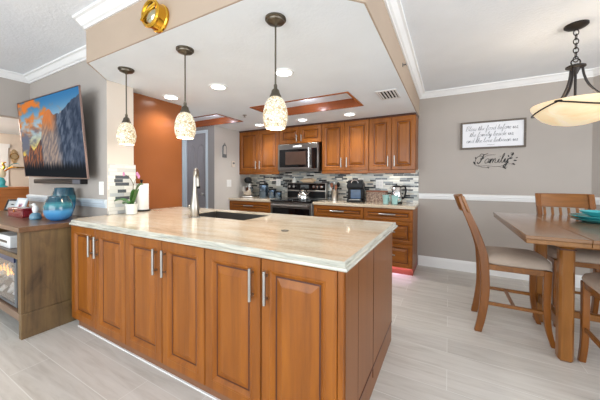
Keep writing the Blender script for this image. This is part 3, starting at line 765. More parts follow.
for k, (x, y, z, lab) in enumerate(((-1.59, 3.04, ZK+.099, 'small round lamp inside the wood ceiling tray over the back counters'), (-3.30, 3.05, ZK+.099, 'small round lamp inside the wood ceiling tray by the grey door'))):
    o = B().lathe([(.03, 0), (.028, -.008), (.001, -.010)], (x, y, z), 18).build('tray_lamp', 'lamp'); tag(o, lab, 'light')
    l = bpy.data.lights.new('tray_bulb', 'POINT'); l.energy = 1.6; l.color = (.88, .86, 1); l.shadow_soft_size = .04
    lo = bpy.data.objects.new('tray_glow', l); C.objects.link(lo); lo.parent = o; lo.location = (x, y, z-.05)
# pendants
def pendant(x, y):
    t = thing('pendant_light', 'mosaic glass pendant light over the right part of the peninsula', 'pendant light', (x, y, ZK), 0, 'pendants over the peninsula')
    B().lathe([(.060, 0), (.060, -.010), (.052, -.014), (.050, -.022), (.036, -.028), (.014, -.034), (.008, -.042)], n=32).build('canopy', 'bronze', t, smooth=True)
    B().lathe([(.005, -.04), (.005, -.39)], n=10).build('rod', 'bronze', t, smooth=True)
    B().lathe([(.007, -.375), (.010, -.385), (.010, -.40), (.022, -.412), (.026, -.43), (.034, -.445), (.034, -.452)], n=22).build('socket_cap', 'bronze', t, smooth=True)
    B().lathe([(.030, -.4525), (.046, -.465), (.061, -.495), (.070, -.535), (.072, -.565), (.067, -.600), (.056, -.630), (.053, -.631), (.063, -.600), (.068, -.565), (.066, -.535), (.057, -.497), (.044, -.469), (.030, -.456)], n=36, cap0=False, cap1=False).build('shade', 'shade', t, smooth=True)
    B().lathe([(.012, -.455), (.014, -.49), (.030, -.535), (.032, -.56), (.020, -.585), (.001, -.592)], n=18).build('bulb', 'lampbulb', t, smooth=True)
    l = bpy.data.lights.new('pendant_bulb', 'POINT'); l.energy = 5; l.color = (1, .86, .66); l.shadow_soft_size = .03
    lo = bpy.data.objects.new('pendant_glow', l); C.objects.link(lo); lo.parent = t; lo.location = (0, 0, -.615)
    return t
M['lampbulb'] = emis('bulb_glow', (1, .9, .72, 1), 6)
p0 = pendant(-.882, 1.312)
dup(p0, (-1.655, 1.312, ZK), 'mosaic glass pendant light in the middle of the three over the peninsula')
dup(p0, (-2.39, 1.312, ZK), 'mosaic glass pendant light nearest the television')
# brass ornament on the soffit
t = thing('wall_ornament', 'polished brass porthole shaped ornament mounted on the taupe soffit', 'ornament', (-1.60, 1.0895, 2.262))
B().lathe([(.085, 0), (.085, -.012), (.078, -.018), (.076, -.055), (.083, -.060), (.085, -.07), (.078, -.078), (.066, -.078), (.064, -.066)], n=36, axis='y', cap1=False).build('brass_case', 'brass', t, smooth=True)
B().lathe([(.065, -.062), (.05, -.074), (.03, -.081), (.001, -.084)], n=28, axis='y', cap0=False).build('dome', plain('silvered_dome', rgb(186, 178, 150), .12, 1), t, smooth=True)
b = B(); b.tube([(-.070, -.082, -.030), (0, -.090, .004), (.070, -.082, .034)], .008, 8); b.build('cross_bar', 'brass', t, smooth=True)
B().lathe([(.008, -.06), (.011, -.068), (.001, -.072)], (-.088, .0, 0), 12, 'y').build('hinge', 'brass', t, smooth=True)

# ------------------------------------------------------------------ television and sound bar
def tv():
    t = thing('television', 'large wall television showing a rocky cliff at sunset', 'television', (-3.672, 1.238, 1.694))
    W, H = 1.465, .838; tilt = math.atan2(.07, .85); roll = math.radians(1.0)
    mat = Matrix.Rotation(roll, 4, 'Y') @ Matrix.Rotation(tilt, 4, 'X')
    def add(b, name, m, par, **k):
        bmesh.ops.transform(b.bm, matrix=mat, verts=b.bm.verts); return b.build(name, m, par, **k)
    body = add(bx(-W/2, -.006, -H/2, W/2, .004, H/2), 'housing', 'black', t, bevel=.004)
    b = B(); e = .006
    b.box(-W/2-e, -.010, -H/2-e, W/2+e, .006, -H/2); b.box(-W/2-e, -.010, H/2, W/2+e, .006, H/2+e)
    b.box(-W/2-e, -.010, -H/2, -W/2, .006, H/2); b.box(W/2, -.010, -H/2, W/2+e, .006, H/2)
    add(b, 'bezel', plain('silver_bezel', rgb(150, 128, 122), .35, .8), t)
    nx, ny = 220, 126
    me = bpy.data.meshes.new('screen'); vs = []; fs = []; cols = []
    def sm(a, c, x): x = max(0, min(1, (x-a)/(c-a))); return x*x*(3-2*x)
    def lp(a, c, t_): return [p+(q-p)*t_ for p, q in zip(a, c)]
    ridge = [(0, .26), (.06, .30), (.10, .27), (.16, .42), (.22, .34), (.28, .40), (.37, .48), (.42, .70), (.47, .81), (.55, .84), (.60, .77), (.66, .755), (.72, .77), (.80, .82), (.88, .87), (1, .92)]
    def rid(u):
        for (a, h0), (c, h1) in zip(ridge, ridge[1:]):
            if a <= u <= c: return h0+(h1-h0)*(u-a)/(c-a)
        return .5
    def colour(u, v):
        fn = lambda x, y, s=0: noise.fractal(Vector((x, y, s)), 1.0, 2.0, 5)
        h = rid(u)+.018*fn(u*16, 3.1, 1)
        if v > h:
            sky = lp((176, 200, 214), (58, 124, 176), sm(.62, 1, v)); sky = lp((255, 214, 96), sky, sm(.30, .62, v))
            c = fn(u*6, v*9, 4)*.9+.55-1.5*max(0, u-.12)
            cl = sm(.0, .75, c); warm = sm(.50, .74, v+.12*fn(u*9, v*12, 7))
            return lp(sky, lp((104, 108, 128), (240, 128, 46), warm), cl*.92)
        n = fn(u*15, v*7, 2); n2 = fn(u*38-v*14, v*10, 9)
        rock = lp((50, 62, 82), (112, 122, 140), sm(-.5, .6, n*.7+n2*.7))
        rock = lp(rock, (38, 50, 72), sm(.62, .95, u)*.5*sm(-.2, .4, n2))
        tower = sm(.33, .41, u)*sm(.70, .58, u+.10*(v-.5)+.03*n)
        face = lp((128, 118, 118), (186, 160, 142), sm(-.5, .5, n2)); face = lp(face, (226, 132, 70), sm(.50, .74, v+.06*n))
        rock = lp(rock, face, tower*.92)
        if u < .37: rock = lp(rock, lp((92, 70, 66), (186, 104, 60), sm(-.4, .4, n2)), .8)
        tree = .10+.035*abs(fn(u*60, 0, 5))*2+.02*math.sin(u*150)
        return lp((18, 22, 28), rock, sm(tree-.02, tree+.10, v))
    for j in range(ny+1):
        for i in range(nx+1):
            vs.append(mat @ Vector((-W/2+.004+(W-.008)*i/nx, -.0066, -H/2+.004+(H-.008)*j/ny)))
            cols.append(colour(i/nx, j/ny))
    for j in range(ny):
        for i in range(nx): a = j*(nx+1)+i; fs.append((a, a+1, a+nx+2, a+nx+1))
    me.from_pydata(vs, [], fs); at = me.color_attributes.new('picture', 'FLOAT_COLOR', 'POINT')
    for i, c in enumerate(cols): at.data[i].color = rgb(*[max(0, min(255, q)) for q in c])
    n = N('lit_screen'); a = n.new('ShaderNodeAttribute', attribute_name='picture'); n.set((.01, .01, .01, 1), .5, spec=0); n.emit(a.outputs['Color'], .95)
    me.materials.append(n.m); o = bpy.data.objects.new('screen', me); C.objects.link(o); o.parent = t
    bx(-.22, .045, -.15, .22, .126, .15).build('wall_bracket', 'iron', t)
tv()
t = thing('sound_bar', 'slim black sound bar mounted on the wall under the television', 'sound bar', (-3.735, 1.335, 1.229))
bx(-.565, -.035, -.024, .565, .030, .024).build('body', 'black', t, .008); bx(.41, -.038, -.021, .56, -.0355, .021).build('grille_end', plain('grey_grille', rgb(84, 88, 100), .5), t)

# ------------------------------------------------------------------ fireplace console
t = thing('fireplace_console', 'weathered wood media console with a built-in electric fireplace under the television', 'console', (-3.775, 1.08, 0))
HX = .87
bx(-HX-.01, -.295, .838, HX+.015, .262, .88).build('top', 'barn_top', t, .004)
bx(HX-.04, -.262, .20, HX, .26, .837).build('side_panel', 'barn', t, .003); bx(-HX, -.262, .20, -HX+.04, .26, .837).build('side_panel', 'barn', t, .003)
for s_ in (-1, 1): bx(s_*(HX-.017)-.023, -.285, .0, s_*(HX-.017)+.023, .262, .199).build('plinth_board', 'barn', t, .005)
bx(-HX+.0305, -.283, .135, HX-.0405, -.255, .199).build('bottom_rail', 'barn_top', t, .003)
bx(-HX+.0305, -.254, .185, HX-.0405, .255, .1995).build('bottom_board', 'dark', t)
b = B(); b.box(-HX, -.283, .20, -HX+.06, -.2625, .837); b.box(HX-.062, -.283, .20, HX+.001, -.2625, .837); b.box(-HX+.06, -.283, .62, HX-.062, -.2625, .655)
b.build('face_frame', 'barn', t, .002)
bx(-HX+.041, -.262, .625, HX-.041, .25, .645).build('shelf', 'barn_top', t)
bx(-HX+.041, .235, .20, HX-.041, .255, .8375).build('back_panel', 'dark', t)
ins = bx(-.66, .10, .215, .66, .12, .60).build('firebox', 'fbgrey', t)
b = B(); b.box(-.71, -.262, .205, -.66, .12, .615); b.box(.66, -.262, .205, .71, .12, .615); b.box(-.66, -.262, .205, .66, .10, .225); b.box(-.66, -.262, .60, .66, .10, .615)
b.build('surround', 'fbgrey', ins)
bx(-.70, -.274, .575, .70, -.2625, .614).build('control_bar', plain('dark_blue_bar', rgb(44, 58, 92), .3), ins)
b = B()
for k in range(150):
    x = random.uniform(-.64, .64); y = random.uniform(-.24, .06); s = random.uniform(.014, .030); q = random.uniform(0, 6)
    b.lathe([(.002, -s), (s, 0), (.002, s)], (x, y, .245+random.uniform(0, .05)), 5)
o = b.build('crystals', 'crystal', ins); o['kind'] = 'stuff'
for k in range(13):
    x = -.6+.1*k; h = .07+.07*random.random()
    b = B(); b.tube(catmull([(x, -.08, .255), (x+.012, -.08, .255+h*.4), (x-.008, -.08, .255+h*.75), (x+.006, -.08, .255+h)], 4), [.012, .016, .019, .020, .019, .017, .015, .013, .010, .008, .005, .003, .001], 8, .5)
    b.build('flame', 'flame', ins, smooth=True)
bx(-.655, -.258, .226, .655, -.254, .574).build('glass', 'clear', ins)
t = thing('media_box', 'white media box on the open shelf of the weathered console', 'media box', (-3.50, .93, .6455))
bx(-.16, -.08, 0, .16, .10, .11).build('case', 'white', t, .006); bx(-.10, -.082, .045, .10, -.0805, .065).build('display', 'blackgl', t)
t = thing('media_box', 'black media box on the right of the console shelf', 'media box', (-3.08, .97, .6455))
bx(-.10, -.09, 0, .10, .12, .055).build('case', 'black', t, .004); bx(-.06, -.092, .02, .06, -.0905, .035).build('display', 'slate', t)
o = bx(-3.17, .90, .7015, -2.99, 1.08, .727).build('disc_player', plain('grey_case', rgb(120, 122, 124), .4), bevel=.004); tag(o, 'thin grey player lying on the black media box', 'media box')

# vases
def vase(x, y, prof, label):
    t = tag(B().lathe(prof, (0, 0, 0), 40).build('glass_vase', 'vase', smooth=True), label, 'vase', 'blue glass vases on the console')
    t.location = (x, y, .8805); return t
vase(-3.10, 1.105, [(.045, 0), (.064, .005), (.092, .035), (.106, .085), (.104, .130), (.090, .178), (.074, .206), (.073, .220), (.067, .220), (.068, .206), (.083, .176), (.096, .130), (.098, .085), (.085, .040), (.045, .014), (.001, .012)], 'round blue glass vase in front of the taller teal one')
vase(-3.335, 1.232, [(.045, 0), (.060, .005), (.082, .08), (.094, .15), (.095, .19), (.088, .235), (.076, .290), (.070, .290), (.080, .235), (.087, .19), (.086, .15), (.074, .08), (.045, .016), (.001, .012)], 'taller teal glass vase standing behind the round blue one')
t = thing('keepsake_box', 'red lacquered box with a lid on the weathered console', 'box', (-3.74, 1.05, .8805), .1)
bx(-.135, -.06, 0, .135, .06, .065).build('body', 'red', t, .004); bx(-.139, -.064, .0655, .139, .064, .088).build('lid', 'red', t, .006)
B().lathe([(.001, -.072), (.010, -.070), (.010, -.0645)], (0, 0, .06), 12, 'y').build('clasp', 'brass', t)
def frame(x, y, rz, wd, ht, lean, m, pic, label):
    t = thing('picture_frame', label, 'picture frame', (x, y, .8805), rz, 'small frames on the console')
    mt = Matrix.Rotation(-lean, 4, 'X')
    def ad(b, n, mm, **k): bmesh.ops.transform(b.bm, matrix=mt, verts=b.bm.verts); return b.build(n, mm, t, **k)
    f = .018; b = B(); b.box(-wd/2, -.01, .004, wd/2, .006, .004+f); b.box(-wd/2, -.01, ht-f, wd/2, .006, ht); b.box(-wd/2, -.01, .004+f, -wd/2+f, .006, ht-f); b.box(wd/2-f, -.01, .004+f, wd/2, .006, ht-f)
    ad(b, 'frame', m, bevel=.002); ad(bx(-wd/2+f, -.004, .004+f, wd/2-f, .004, ht-f), 'picture', pic)
    if m == 'trimg':
        ad(bx(-wd*.18, -.0052, ht*.3, wd*.15, -.0042, ht*.62), 'photo', 'petal'); ad(bx(-wd*.1, -.0058, ht*.35, wd*.05, -.0053, ht*.55), 'figure', 'red')
    b = B(); b.rings([[(-.02, .01, ht*.6), (.02, .01, ht*.6), (.02, .013, ht*.6), (-.02, .013, ht*.6)], [(-.02, .085, .002), (.02, .085, .002), (.02, .089, .002), (-.02, .089, .002)]]); b.build('easel_leg', m, t)
frame(-4.20, 1.14, .15, .19, .165, .3, 'trimg', 'paper', 'pale blue framed photo standing behind the red box')
frame(-4.47, 1.15, .30, .20, .14, .35, 'iron', plain('pale_print', rgb(190, 194, 196), .4), 'dark framed picture at the left behind the red box')
t = thing('bird_figurine', 'pale blue ceramic bird figurine with a white head beside the round vase', 'figurine', (-3.37, 1.03, .8805)); t.scale = (.8, .8, .9)
B().lathe([(.05, 0), (.056, .012), (.050, .045), (.03, .066), (.001, .07)], n=22).build('base', 'bluegl', t, smooth=True)
B().lathe([(.001, -.05), (.022, -.035), (.03, 0), (.022, .03), (.001, .045)], (0, 0, .105), 16, 'z').build('body', 'white', t, smooth=True)
b = B().lathe([(.001, -.018), (.016, -.01), (.019, 0), (.014, .012), (.001, .018)], (-.012, -.01, .150), 14); b.lathe([(.006, 0), (.001, -.03)], (-.012, -.026, .150), 8, 'y'); b.build('head', 'white', t, smooth=True)
o = B().lathe([(.03, 0), (.036, .01), (.032, .04), (.016, .06), (.012, .075), (.016, .08), (.001, .08)], (-3.50, 1.15, .8805), 20).build('clay_jar', 'terra', smooth=True); tag(o, 'small brown clay jar between the bird figurine and the vases', 'jar')

# ------------------------------------------------------------------ hall things
t = thing('hall_sideboard', 'orange brown wooden sideboard in the hall beyond the opening', 'sideboard', (-5.75, 1.35, 0))
M['hallwood'] = wood('orange_pine', rgb(150, 82, 36), rgb(178, 106, 52), rgb(196, 126, 70), 1, .4, .2)
bx(-.25, -.7, 0, .16, .35, 1.10).build('body', 'hallwood', t, .004); bx(-.27, -.72, 1.1005, .18, .37, 1.135).build('top', 'hallwood', t, .006)
for k in range(2):
    dd = bx(.1605, -.65+.5*k, .08, .175, -.20+.5*k, 1.0).build('door', 'hallwood', t, .006); B().lathe([(.008, .175), (.012, .2), (.001, .205)], (0, -.25 if k == 0 else -.11, .6), 10, 'x').build('knob', 'brass', dd)
t = thing('heron_figurine', 'turquoise and gold bird figurine on the hall sideboard', 'figurine', (-5.65, 1.36, 1.136))
B().lathe([(.07, 0), (.075, .01), (.04, .03), (.05, .08), (.03, .13), (.001, .15)], n=18).build('base', 'teal', t, smooth=True)
B().lathe([(.001, -.06), (.03, -.04), (.045, 0), (.03, .05), (.001, .09)], (0, .01, .19), 14).build('body', plain('cream_feather', rgb(222, 206, 170), .5), t, smooth=True)
B().tube(catmull([(0, .01, .24), (0, .035, .30), (0, .02, .34), (0, .05, .36)]), [.016]*6+[.013]*6+[.010]*6+[.012], 8).build('neck', 'brass', t, smooth=True)
for s in (0, 1):
    b = B(); leaf(b, .9+s*.5, .17, .03, .10+.06*s, .02, (0, .02, .2)); b.build('wing', ['brass', 'teal'][s], t, smooth=True)
t = thing('wall_sconce', 'oval sconce on the cream hall wall', 'sconce', (-7.4995, 1.99, 1.70))
B().lathe([(.001, .02), (.05, .016), (.058, 0)], n=24, axis='x', sx=1, sy=2.4).build('plate', plain('pale_gold', rgb(206, 180, 140), .3, .5), t, smooth=True)
B().torus((.012, 0, 0), .056, .008, 'x', 24, 6).build('ring', 'brass', t, smooth=True)
bx(0, -.12, -.225, .10, .12, -.205).build('shelf', 'brass', t)
b = B(); b.box(-7.5, 1.60, 0, -7.47, 1.70, 1.86); b.box(-7.5, 1.79, 0, -7.47, 1.90, 1.86); b.box(-7.5, 1.60, 1.86, -7.46, 1.92, 1.93)
struct(b.build('trim_7', 'trim'), 'white door casing on the hall wall', 'trim')
struct(bx(-7.5, 1.70, 0, -7.485, 1.79, 1.86).build('door_2', 'trimg'), 'pale door in the hall', 'door')
l = bpy.data.lights.new('hall_lamp', 'POINT'); l.energy = 60; l.color = (1, .84, .68); l.shadow_soft_size = .2
lo = bpy.data.objects.new('hall_lamp', l); C.objects.link(lo); lo.location = (-6.3, .6, 1.95)
l = bpy.data.lights.new('passage_fill', 'POINT'); l.energy = 15; l.color = (.92, .95, 1); l.shadow_soft_size = .2  # unseen fill light added to brighten the dark passage
lo = bpy.data.objects.new('passage_fill', l); C.objects.link(lo); lo.location = (-4.3, 2.35, 1.9)

# ------------------------------------------------------------------ dining table and chairs
t = thing('dining_table', 'counter height oak dining table with an inlaid top', 'table', (1.25, 2.84, 0))
X0, X1, Y0, Y1 = -.83, .83, -.70, .72
def ttop():
    n = N('inlaid_oak_top')
    sc = n.coords((1.2, 14, 3)); sd = n.coords((14, 1.2, 3))
    a = n.noise(sc, 1.6, 6, .6, .5); e = n.noise(sd, 1.6, 6, .6, .5)
    st = [(.25, rgb(98, 68, 44)), (.5, rgb(130, 94, 64)), (.78, rgb(154, 118, 86))]
    ch = n.new('ShaderNodeTexChecker'); ch.inputs['Scale'].default_value = 2.4; n.link(n.coords((1, 1, 0)), ch.inputs['Vector'])
    n.set(n.mix(n.ramp(a, st), n.ramp(e, st), ch.outputs['Fac']), .22, 0, .35); return n.m
M['ttop'] = ttop()
bx(X0+.30, Y0, .893, X1, Y1, .915).build('table_top', 'ttop', t, .004)
bx(X0, Y0, .893, X0+.298, Y1, .915).build('end_leaf', 'ttop', t, .004)
bx(X0+.004, Y0+.006, .866, X0+.298, Y1-.006, .8925).build('leaf_rail', 'tx', t, .003)
bx(X0+.30, Y0+.006, .866, X1-.004, Y1-.006, .8925).build('top_rail', 'tx', t, .003)
b = B(); b.box(-.60, -.36, .80, .60, -.335, .8655); b.box(-.60, .335, .80, .60, .36, .8655); b.box(-.60, -.335, .80, -.575, .335, .8655); b.box(.575, -.335, .80, .6, .335, .8655)
b.build('apron', 'tw', t, .003)
for x in (-.53, .53):
    for y in (-.295, .305):
        g = bx(x-.041, y-.041, 0, x+.041, y+.041, .7995).build('leg', 'tw', t, .014, seg=1)
        bx(x-.0425, y-.0425, .775, x+.0425, y+.0425, .785).build('collar', 'glaze', g)
for x in (-.53, .53): bx(x-.02, -.253, .18, x+.02, .263, .26).build('stretcher', 'tw', t, .006)
bx(-.509, -.02, .20, .509, .025, .25).build('long_stretcher', 'tw', t, .006)

def chair(loc, rz, label):
    t = thing('dining_chair', label, 'chair', loc, rz, 'counter height chairs around the dining table')
    hw = .195
    rear = catmull([(-.232, 0, 0), (-.205, 0, .14), (-.186, 0, .32), (-.190, 0, .52), (-.205, 0, .66), (-.262, 0, .84), (-.318, 0, .98), (-.365, 0, 1.12)], 5)
    rw = [.026+.006*math.sin(PI*i/(len(rear)-1)) for i in range(len(rear))]
    for s in (-1, 1):
        B().ribbon([(p.x, p.z) for p in rear], rw, s*hw-.019, s*hw+.019).build('rear_leg', 'cw', t, .006)
    fr = catmull([(.246, 0, 0), (.214, 0, .13), (.202, 0, .3), (.207, 0, .57)], 5)
    fw_ = [.017+.008*i/(len(fr)-1) for i in range(len(fr))]
    for s in (-1, 1):
        B().ribbon([(p.x, p.z) for p in fr], fw_, s*hw-.019, s*hw+.019).build('front_leg', 'cw', t, .005)
    b = B(); b.box(-.18, -hw-.012, .525, .20, -hw+.012, .572); b.box(-.18, hw-.012, .525, .20, hw+.012, .572); b.box(.182, -hw+.012, .525, .206, hw-.012, .572); b.box(-.19, -hw+.012, .525, -.168, hw-.012, .572)
    b.build('seat_frame', 'cx', t, .004)
    b = B(); rg = []
    for sc_, z in ((.93, .5725), (1.0, .582), (1.02, .598), (.98, .622), (.82, .644), (.5, .656), (.15, .659)):
        ring = []
        for k in range(32):
            a = 2*PI*k/32; c_, s_ = math.cos(a), math.sin(a); e = .38
            ring.append((.022+.222*sc_*math.copysign(abs(c_)**e, c_), .226*sc_*math.copysign(abs(s_)**e, s_), z))
        rg.append(ring)
    b.rings(rg); b.build('seat_cushion', 'fabric', t, smooth=True)
    def rail_(name, x, z0, z1, dx, th, bow, wd):
        b = B(); rg = []
        for k in range(9):
            q = -1+2*k/8; y = q*wd; xo = x-bow*(1-q*q)
            rg.append([(xo-th, y, z0), (xo+th, y, z0), (xo+dx+th, y, z1), (xo+dx-th, y, z1)])
        b.rings(rg); return b.build(name, 'cx', t, .006)
    rail_('crest_rail', -.302, .985, 1.122, -.050, .013, .055, .222)
    rail_('lower_rail', -.205, .66, .705, -.012, .010, .012, hw-.019)
    for k in range(6):
        y = -.155+.062*k; bow = .02*(1-(y/.2)**2)
        B().rings([[(-.209-bow*.5-.006, y-.010, .7055), (-.209-bow*.5+.006, y-.010, .7055), (-.209-bow*.5+.006, y+.010, .7055), (-.209-bow*.5-.006, y+.010, .7055)],
                   [(-.303-bow-.006, y-.010, .9845), (-.303-bow+.006, y-.010, .9845), (-.303-bow+.006, y+.010, .9845), (-.303-bow-.006, y+.010, .9845)]]).build('slat', 'cx', t)
    for s in (-1, 1): bx(-.165, s*hw-.010, .235, .188, s*hw+.010, .262).build('stretcher', 'cx', t, .004)
    bx(-.004, -hw+.0105, .238, .018, hw-.0105, .259).build('cross_stretcher', 'cx', t, .003)
    return t
c0 = chair((.455, 2.882, 0), 0, 'wooden counter chair at the left end of the dining table')
dup(c0, (1.015, 3.33, 0), 'wooden slat back counter chair on the far side of the table by the wall', -PI/2)
dup(c0, (1.015, 2.335, 0), 'wooden counter chair on the near side of the table, cut by the right edge', PI/2)
# plates
def plate(x, y, z, r, h, label, name='dinner_plate'):
    o = B().lathe([(r*.55, 0), (r*.6, .003), (r*.97, h-.004), (r, h), (r*.97, h+.002), (r*.6, .009), (r*.55, .008), (.001, .008)], (0, 0, 0), 40).build(name, 'teal', smooth=True)
    o.location = (x, y, z); return tag(o, label, 'plate', 'turquoise dishes on the table')
plate(1.08, 3.10, .9155, .185, .030, 'wide turquoise plate at the bottom of the stack on the table')
plate(1.08, 3.10, .9335, .185, .034, 'turquoise plate in the middle of the stack on the table')
o = B().lathe([(.05, 0), (.055, .003), (.10, .03), (.125, .05), (.120, .052), (.09, .03), (.05, .009), (.001, .008)], (0, 0, 0), 36).build('salad_bowl', 'teal', smooth=True)
o.location = (1.08, 3.10, .9530); tag(o, 'shallow turquoise bowl on top of the plate stack', 'bowl', 'turquoise dishes on the table')

# chandelier
t = thing('bowl_chandelier', 'amber alabaster bowl chandelier on a black chain over the dining table', 'chandelier', (.897, 3.03, ZC))
B().lathe([(.075, 0), (.075, -.012), (.06, -.024), (.03, -.034), (.008, -.04)], n=30).build('canopy', 'iron', t, smooth=True)
for k in range(7):
    b = B(); zc = -.062-.036*k; ax = 'y' if k % 2 == 0 else 'x'
    b.torus((0, 0, 0), .016, .0034, ax, 14, 6)
    bmesh.ops.scale(b.bm, vec=(1, 1, 1.4), verts=b.bm.verts); bmesh.ops.translate(b.bm, vec=(0, 0, zc), verts=b.bm.verts)
    b.build('chain_link', 'iron', t, smooth=True)
B().lathe([(.006, -.315), (.012, -.32), (.05, -.328), (.062, -.335), (.062, -.345), (.03, -.352), (.012, -.40)], n=26).build('hub', 'iron', t, smooth=True)
B().torus((0, 0, -.302), .028, .005, 'y', 18, 6).build('loop', 'iron', t, smooth=True)
B().lathe([(.009, -.35), (.009, -.80)], n=10).build('stem', 'iron', t, smooth=True)
for k in range(3):
    a0 = math.radians(235+120*k); ca, sa = math.cos(a0), math.sin(a0)
    arm = [(v.x, v.y) for v in catmull([(x, z, 0) for x, z in ((.040, -.34), (.052, -.42), (.082, -.50), (.138, -.575), (.205, -.625), (.272, -.655))], 5)]
    B().tube([(p*ca, p*sa, z) for p, z in arm], .0085, 8).build('arm', 'iron', t, smooth=True)
    B().torus((.285*ca, .285*sa, -.652), .020, .0045, 'z', 16, 6).build('arm_ring', 'iron', t, smooth=True)
    strap = []
    for q in range(13):
        f_ = q/12; th = a0+f_*2*PI/3; sag = .055*math.sin(PI*f_)
        rr_ = .289-.35*sag; strap.append((rr_*math.cos(th), rr_*math.sin(th), -.655-sag))
    B().tube(strap, .006, 8).build('strap', 'iron', t, smooth=True)
bp = [(.281, -.640), (.277, -.66), (.252, -.705), (.207, -.755), (.145, -.79), (.08, -.808), (.001, -.813)]
B().lathe(bp+[(.001, -.807)]+[(r_-.006 if r_ > .02 else r_, z_+.006) for r_, z_ in bp[::-1][1:]], n=48, cap0=False, cap1=False).build('glass_bowl', 'alab', t, smooth=True)
l = bpy.data.lights.new('chandelier_bulb', 'POINT'); l.energy = 5; l.color = (1, .88, .72); l.shadow_soft_size = .05
lo = bpy.data.objects.new('chandelier_glow', l); C.objects.link(lo); lo.parent = t; lo.location = (0, 0, -.66)

# ------------------------------------------------------------------ wall sign and decal (cursive strokes)
GL = {  # x-height 1, each glyph: (advance, strokes)
 'a': (.95, [[(.75,.85),(.45,1),(.12,.6),(.2,.1),(.5,.05),(.74,.6),(.78,.9),(.72,.25),(.95,.1)]]),
 'b': (.9, [[(0,.1),(.35,1.4),(.38,2),(.2,1.9),(.18,.6),(.3,.05),(.65,.15),(.7,.75),(.4,.8),(.9,.8)]]),
 'd': (1.0, [[(.75,.85),(.45,1),(.12,.6),(.2,.1),(.5,.05),(.74,.7),(.82,2),(.76,.25),(1,.1)]]),
 'e': (.75, [[(0,.1),(.3,.4),(.55,.8),(.35,1),(.15,.6),(.25,.08),(.75,.15)]]),
 'f': (.7, [[(0,.1),(.4,1.3),(.5,2),(.3,1.9),(.25,.6),(.2,-.9),(.38,-.7),(.4,0),(.7,.2)]]),
 'h': (.95, [[(0,.1),(.35,1.5),(.35,2),(.2,1.8),(.15,0)],[(.15,.1),(.4,.85),(.62,.9),(.62,.2),(.95,.1)]]),
 'i': (.5, [[(0,.1),(.22,.95),(.22,.2),(.5,.1)],[(.25,1.4),(.28,1.46)]]),
 'l': (.6, [[(0,.1),(.38,1.5),(.36,2.05),(.2,1.8),(.2,.3),(.6,.1)]]),
 'm': (1.4, [[(0,.1),(.15,.95),(.15,0)],[(.15,.1),(.4,.95),(.55,.7),(.55,0)],[(.55,.1),(.8,.95),(1,.8),(1,.15),(1.4,.1)]]),
 'n': (1.0, [[(0,.1),(.15,.95),(.15,0)],[(.15,.1),(.42,.95),(.62,.75),(.65,.15),(1,.1)]]),
 'o': (.9, [[(.5,1),(.15,.75),(.15,.2),(.45,.02),(.7,.35),(.65,.85),(.45,.95),(.9,.85)]]),
 'r': (.7, [[(0,.1),(.2,1.05),(.3,.85),(.55,.85),(.45,.2),(.7,.1)]]),
 's': (.7, [[(0,.1),(.38,1.05),(.55,.45),(.4,.05),(.15,.12),(.7,.12)]]),
 't': (.65, [[(0,.1),(.33,1.7),(.3,.3),(.65,.1)],[(.05,1.2),(.6,1.3)]]),
 'u': (1.0, [[(0,.2),(.15,.95),(.2,.15),(.5,.1),(.7,.9),(.72,.2),(1,.1)]]),
 'v': (.85, [[(0,.8),(.15,.95),(.3,.05),(.55,.6),(.6,.95),(.85,.85)]]),
 'w': (1.2, [[(0,.8),(.12,.95),(.25,.05),(.5,.8),(.6,.05),(.9,.7),(.92,.95),(1.2,.85)]]),
 'y': (.95, [[(0,.2),(.15,.95),(.25,.2),(.5,.2),(.7,.95),(.6,-.6),(.3,-.9),(.3,-.5),(.95,.2)]]),
 'B': (1.3, [[(.25,2),(.2,0)],[(0,1.6),(.5,2.1),(1,1.8),(.8,1.2),(.4,1.1),(1,.9),(1.1,.3),(.6,-.05),(.1,.2)]]),
 'F': (1.3, [[(.1,1.7),(.3,2.1),(.9,1.95),(1.5,2.15)],[(.85,2),(.65,.9),(.45,.1),(.15,0),(0,.3)],[(.35,1.1),(1.05,1.15)]]),
 ',': (.3, [[(.1,.1),(.1,-.2)]]), ' ': (.55, []),
}
def script_text(b, txt, x, z, s, r, y, slant=.28, center=True):
    adv = sum(GL[c][0] for c in txt)*s
    if center: x -= adv/2
    for c in txt:
        a, strokes = GL[c]
        for st in strokes:
            pts = catmull([(x+s*(p+slant*q), y, z+s*q) for p, q in st], 4)
            b.tube(pts, r, 5, .5)
        x += a*s
t = thing('wall_sign', 'rectangular white sign with a blessing in grey script on the dining wall', 'sign', (.489, YB, 1.857))
bx(-.335, -.022, -.167, .335, -.002, .167).build('board', 'sign', t)
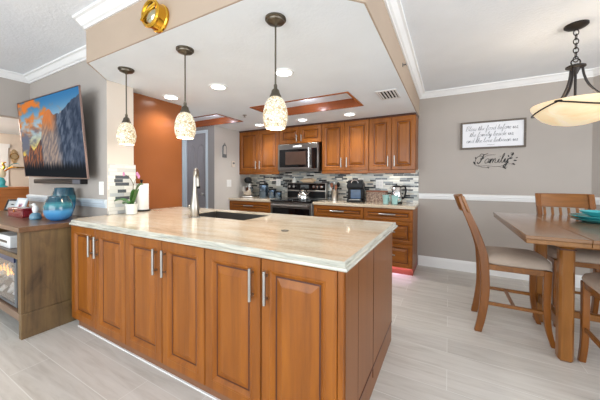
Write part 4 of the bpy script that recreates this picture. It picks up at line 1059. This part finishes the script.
b = B(); b.box(-.352, -.034, -.182, .352, -.001, -.160); b.box(-.352, -.034, .160, .352, -.001, .182); b.box(-.352, -.034, -.160, -.330, -.001, .160); b.box(.330, -.034, -.160, .352, -.001, .160)
b.build('frame', 'signframe', t, .003)
for txt, z in (('Bless the food before us,', .062), ('the family beside us,', -.018), ('and the love between us', -.098)):
    b = B(); script_text(b, txt, -.01, z, .0305, .0022, -.0235); b.build('lettering', 'ink', t)
bx(-.05, -.0235, -.133, .03, -.0225, -.130).build('flourish', 'ink', t)
t = thing('family_decal', 'black vinyl word Family with leafy flourishes on the taupe wall', 'wall decal', (.515, YB, 1.51))
b = B(); script_text(b, 'Family', -.015, -.028, .060, .0058, -.003, .25); b.build('lettering', 'decal', t)
b = B()
for pts in ([(-.21, -.02), (-.19, .045), (-.14, .07), (-.11, .04), (-.15, .02)], [(-.22, -.03), (-.17, -.065), (-.08, -.06), (.02, -.075), (.10, -.062), (.16, -.04), (.20, -.05)],
            [(.14, .02), (.18, .045), (.21, .09), (.18, .10), (.19, .06)], [(-.17, -.05), (-.12, -.085), (-.04, -.082)], [(.05, -.07), (.11, -.09), (.15, -.08)], [(-.13, .03), (-.07, .075), (.02, .08)]):
    b.tube(catmull([(x, -.003, z) for x, z in pts], 5), .0032, 5, .5)
b.build('swirl', 'decal', t)
for (x, z, a, s) in ((.20, .085, 1.2, .022), (.18, .03, .3, .022), (.225, .0, -.1, .02), (.21, -.045, -.6, .02), (-.215, -.02, 2.2, .022), (-.20, .045, 2.0, .016), (.12, -.095, -.7, .018), (-.06, -.085, -1.2, .014), (.155, .06, 1.9, .016), (.24, .035, .4, .014)):
    b = B(); ca, sa = math.cos(a), math.sin(a); rg = []
    pr_ = [(-1, 0), (-.4, .42), (.3, .38), (1, 0), (.3, -.38), (-.4, -.42)]
    P = [(x+s*(p*ca-q*sa), z+s*(p*sa+q*ca)) for p, q in pr_]
    b.extrude_y(P, -.005, -.001); b.build('leaf', 'decal', t)
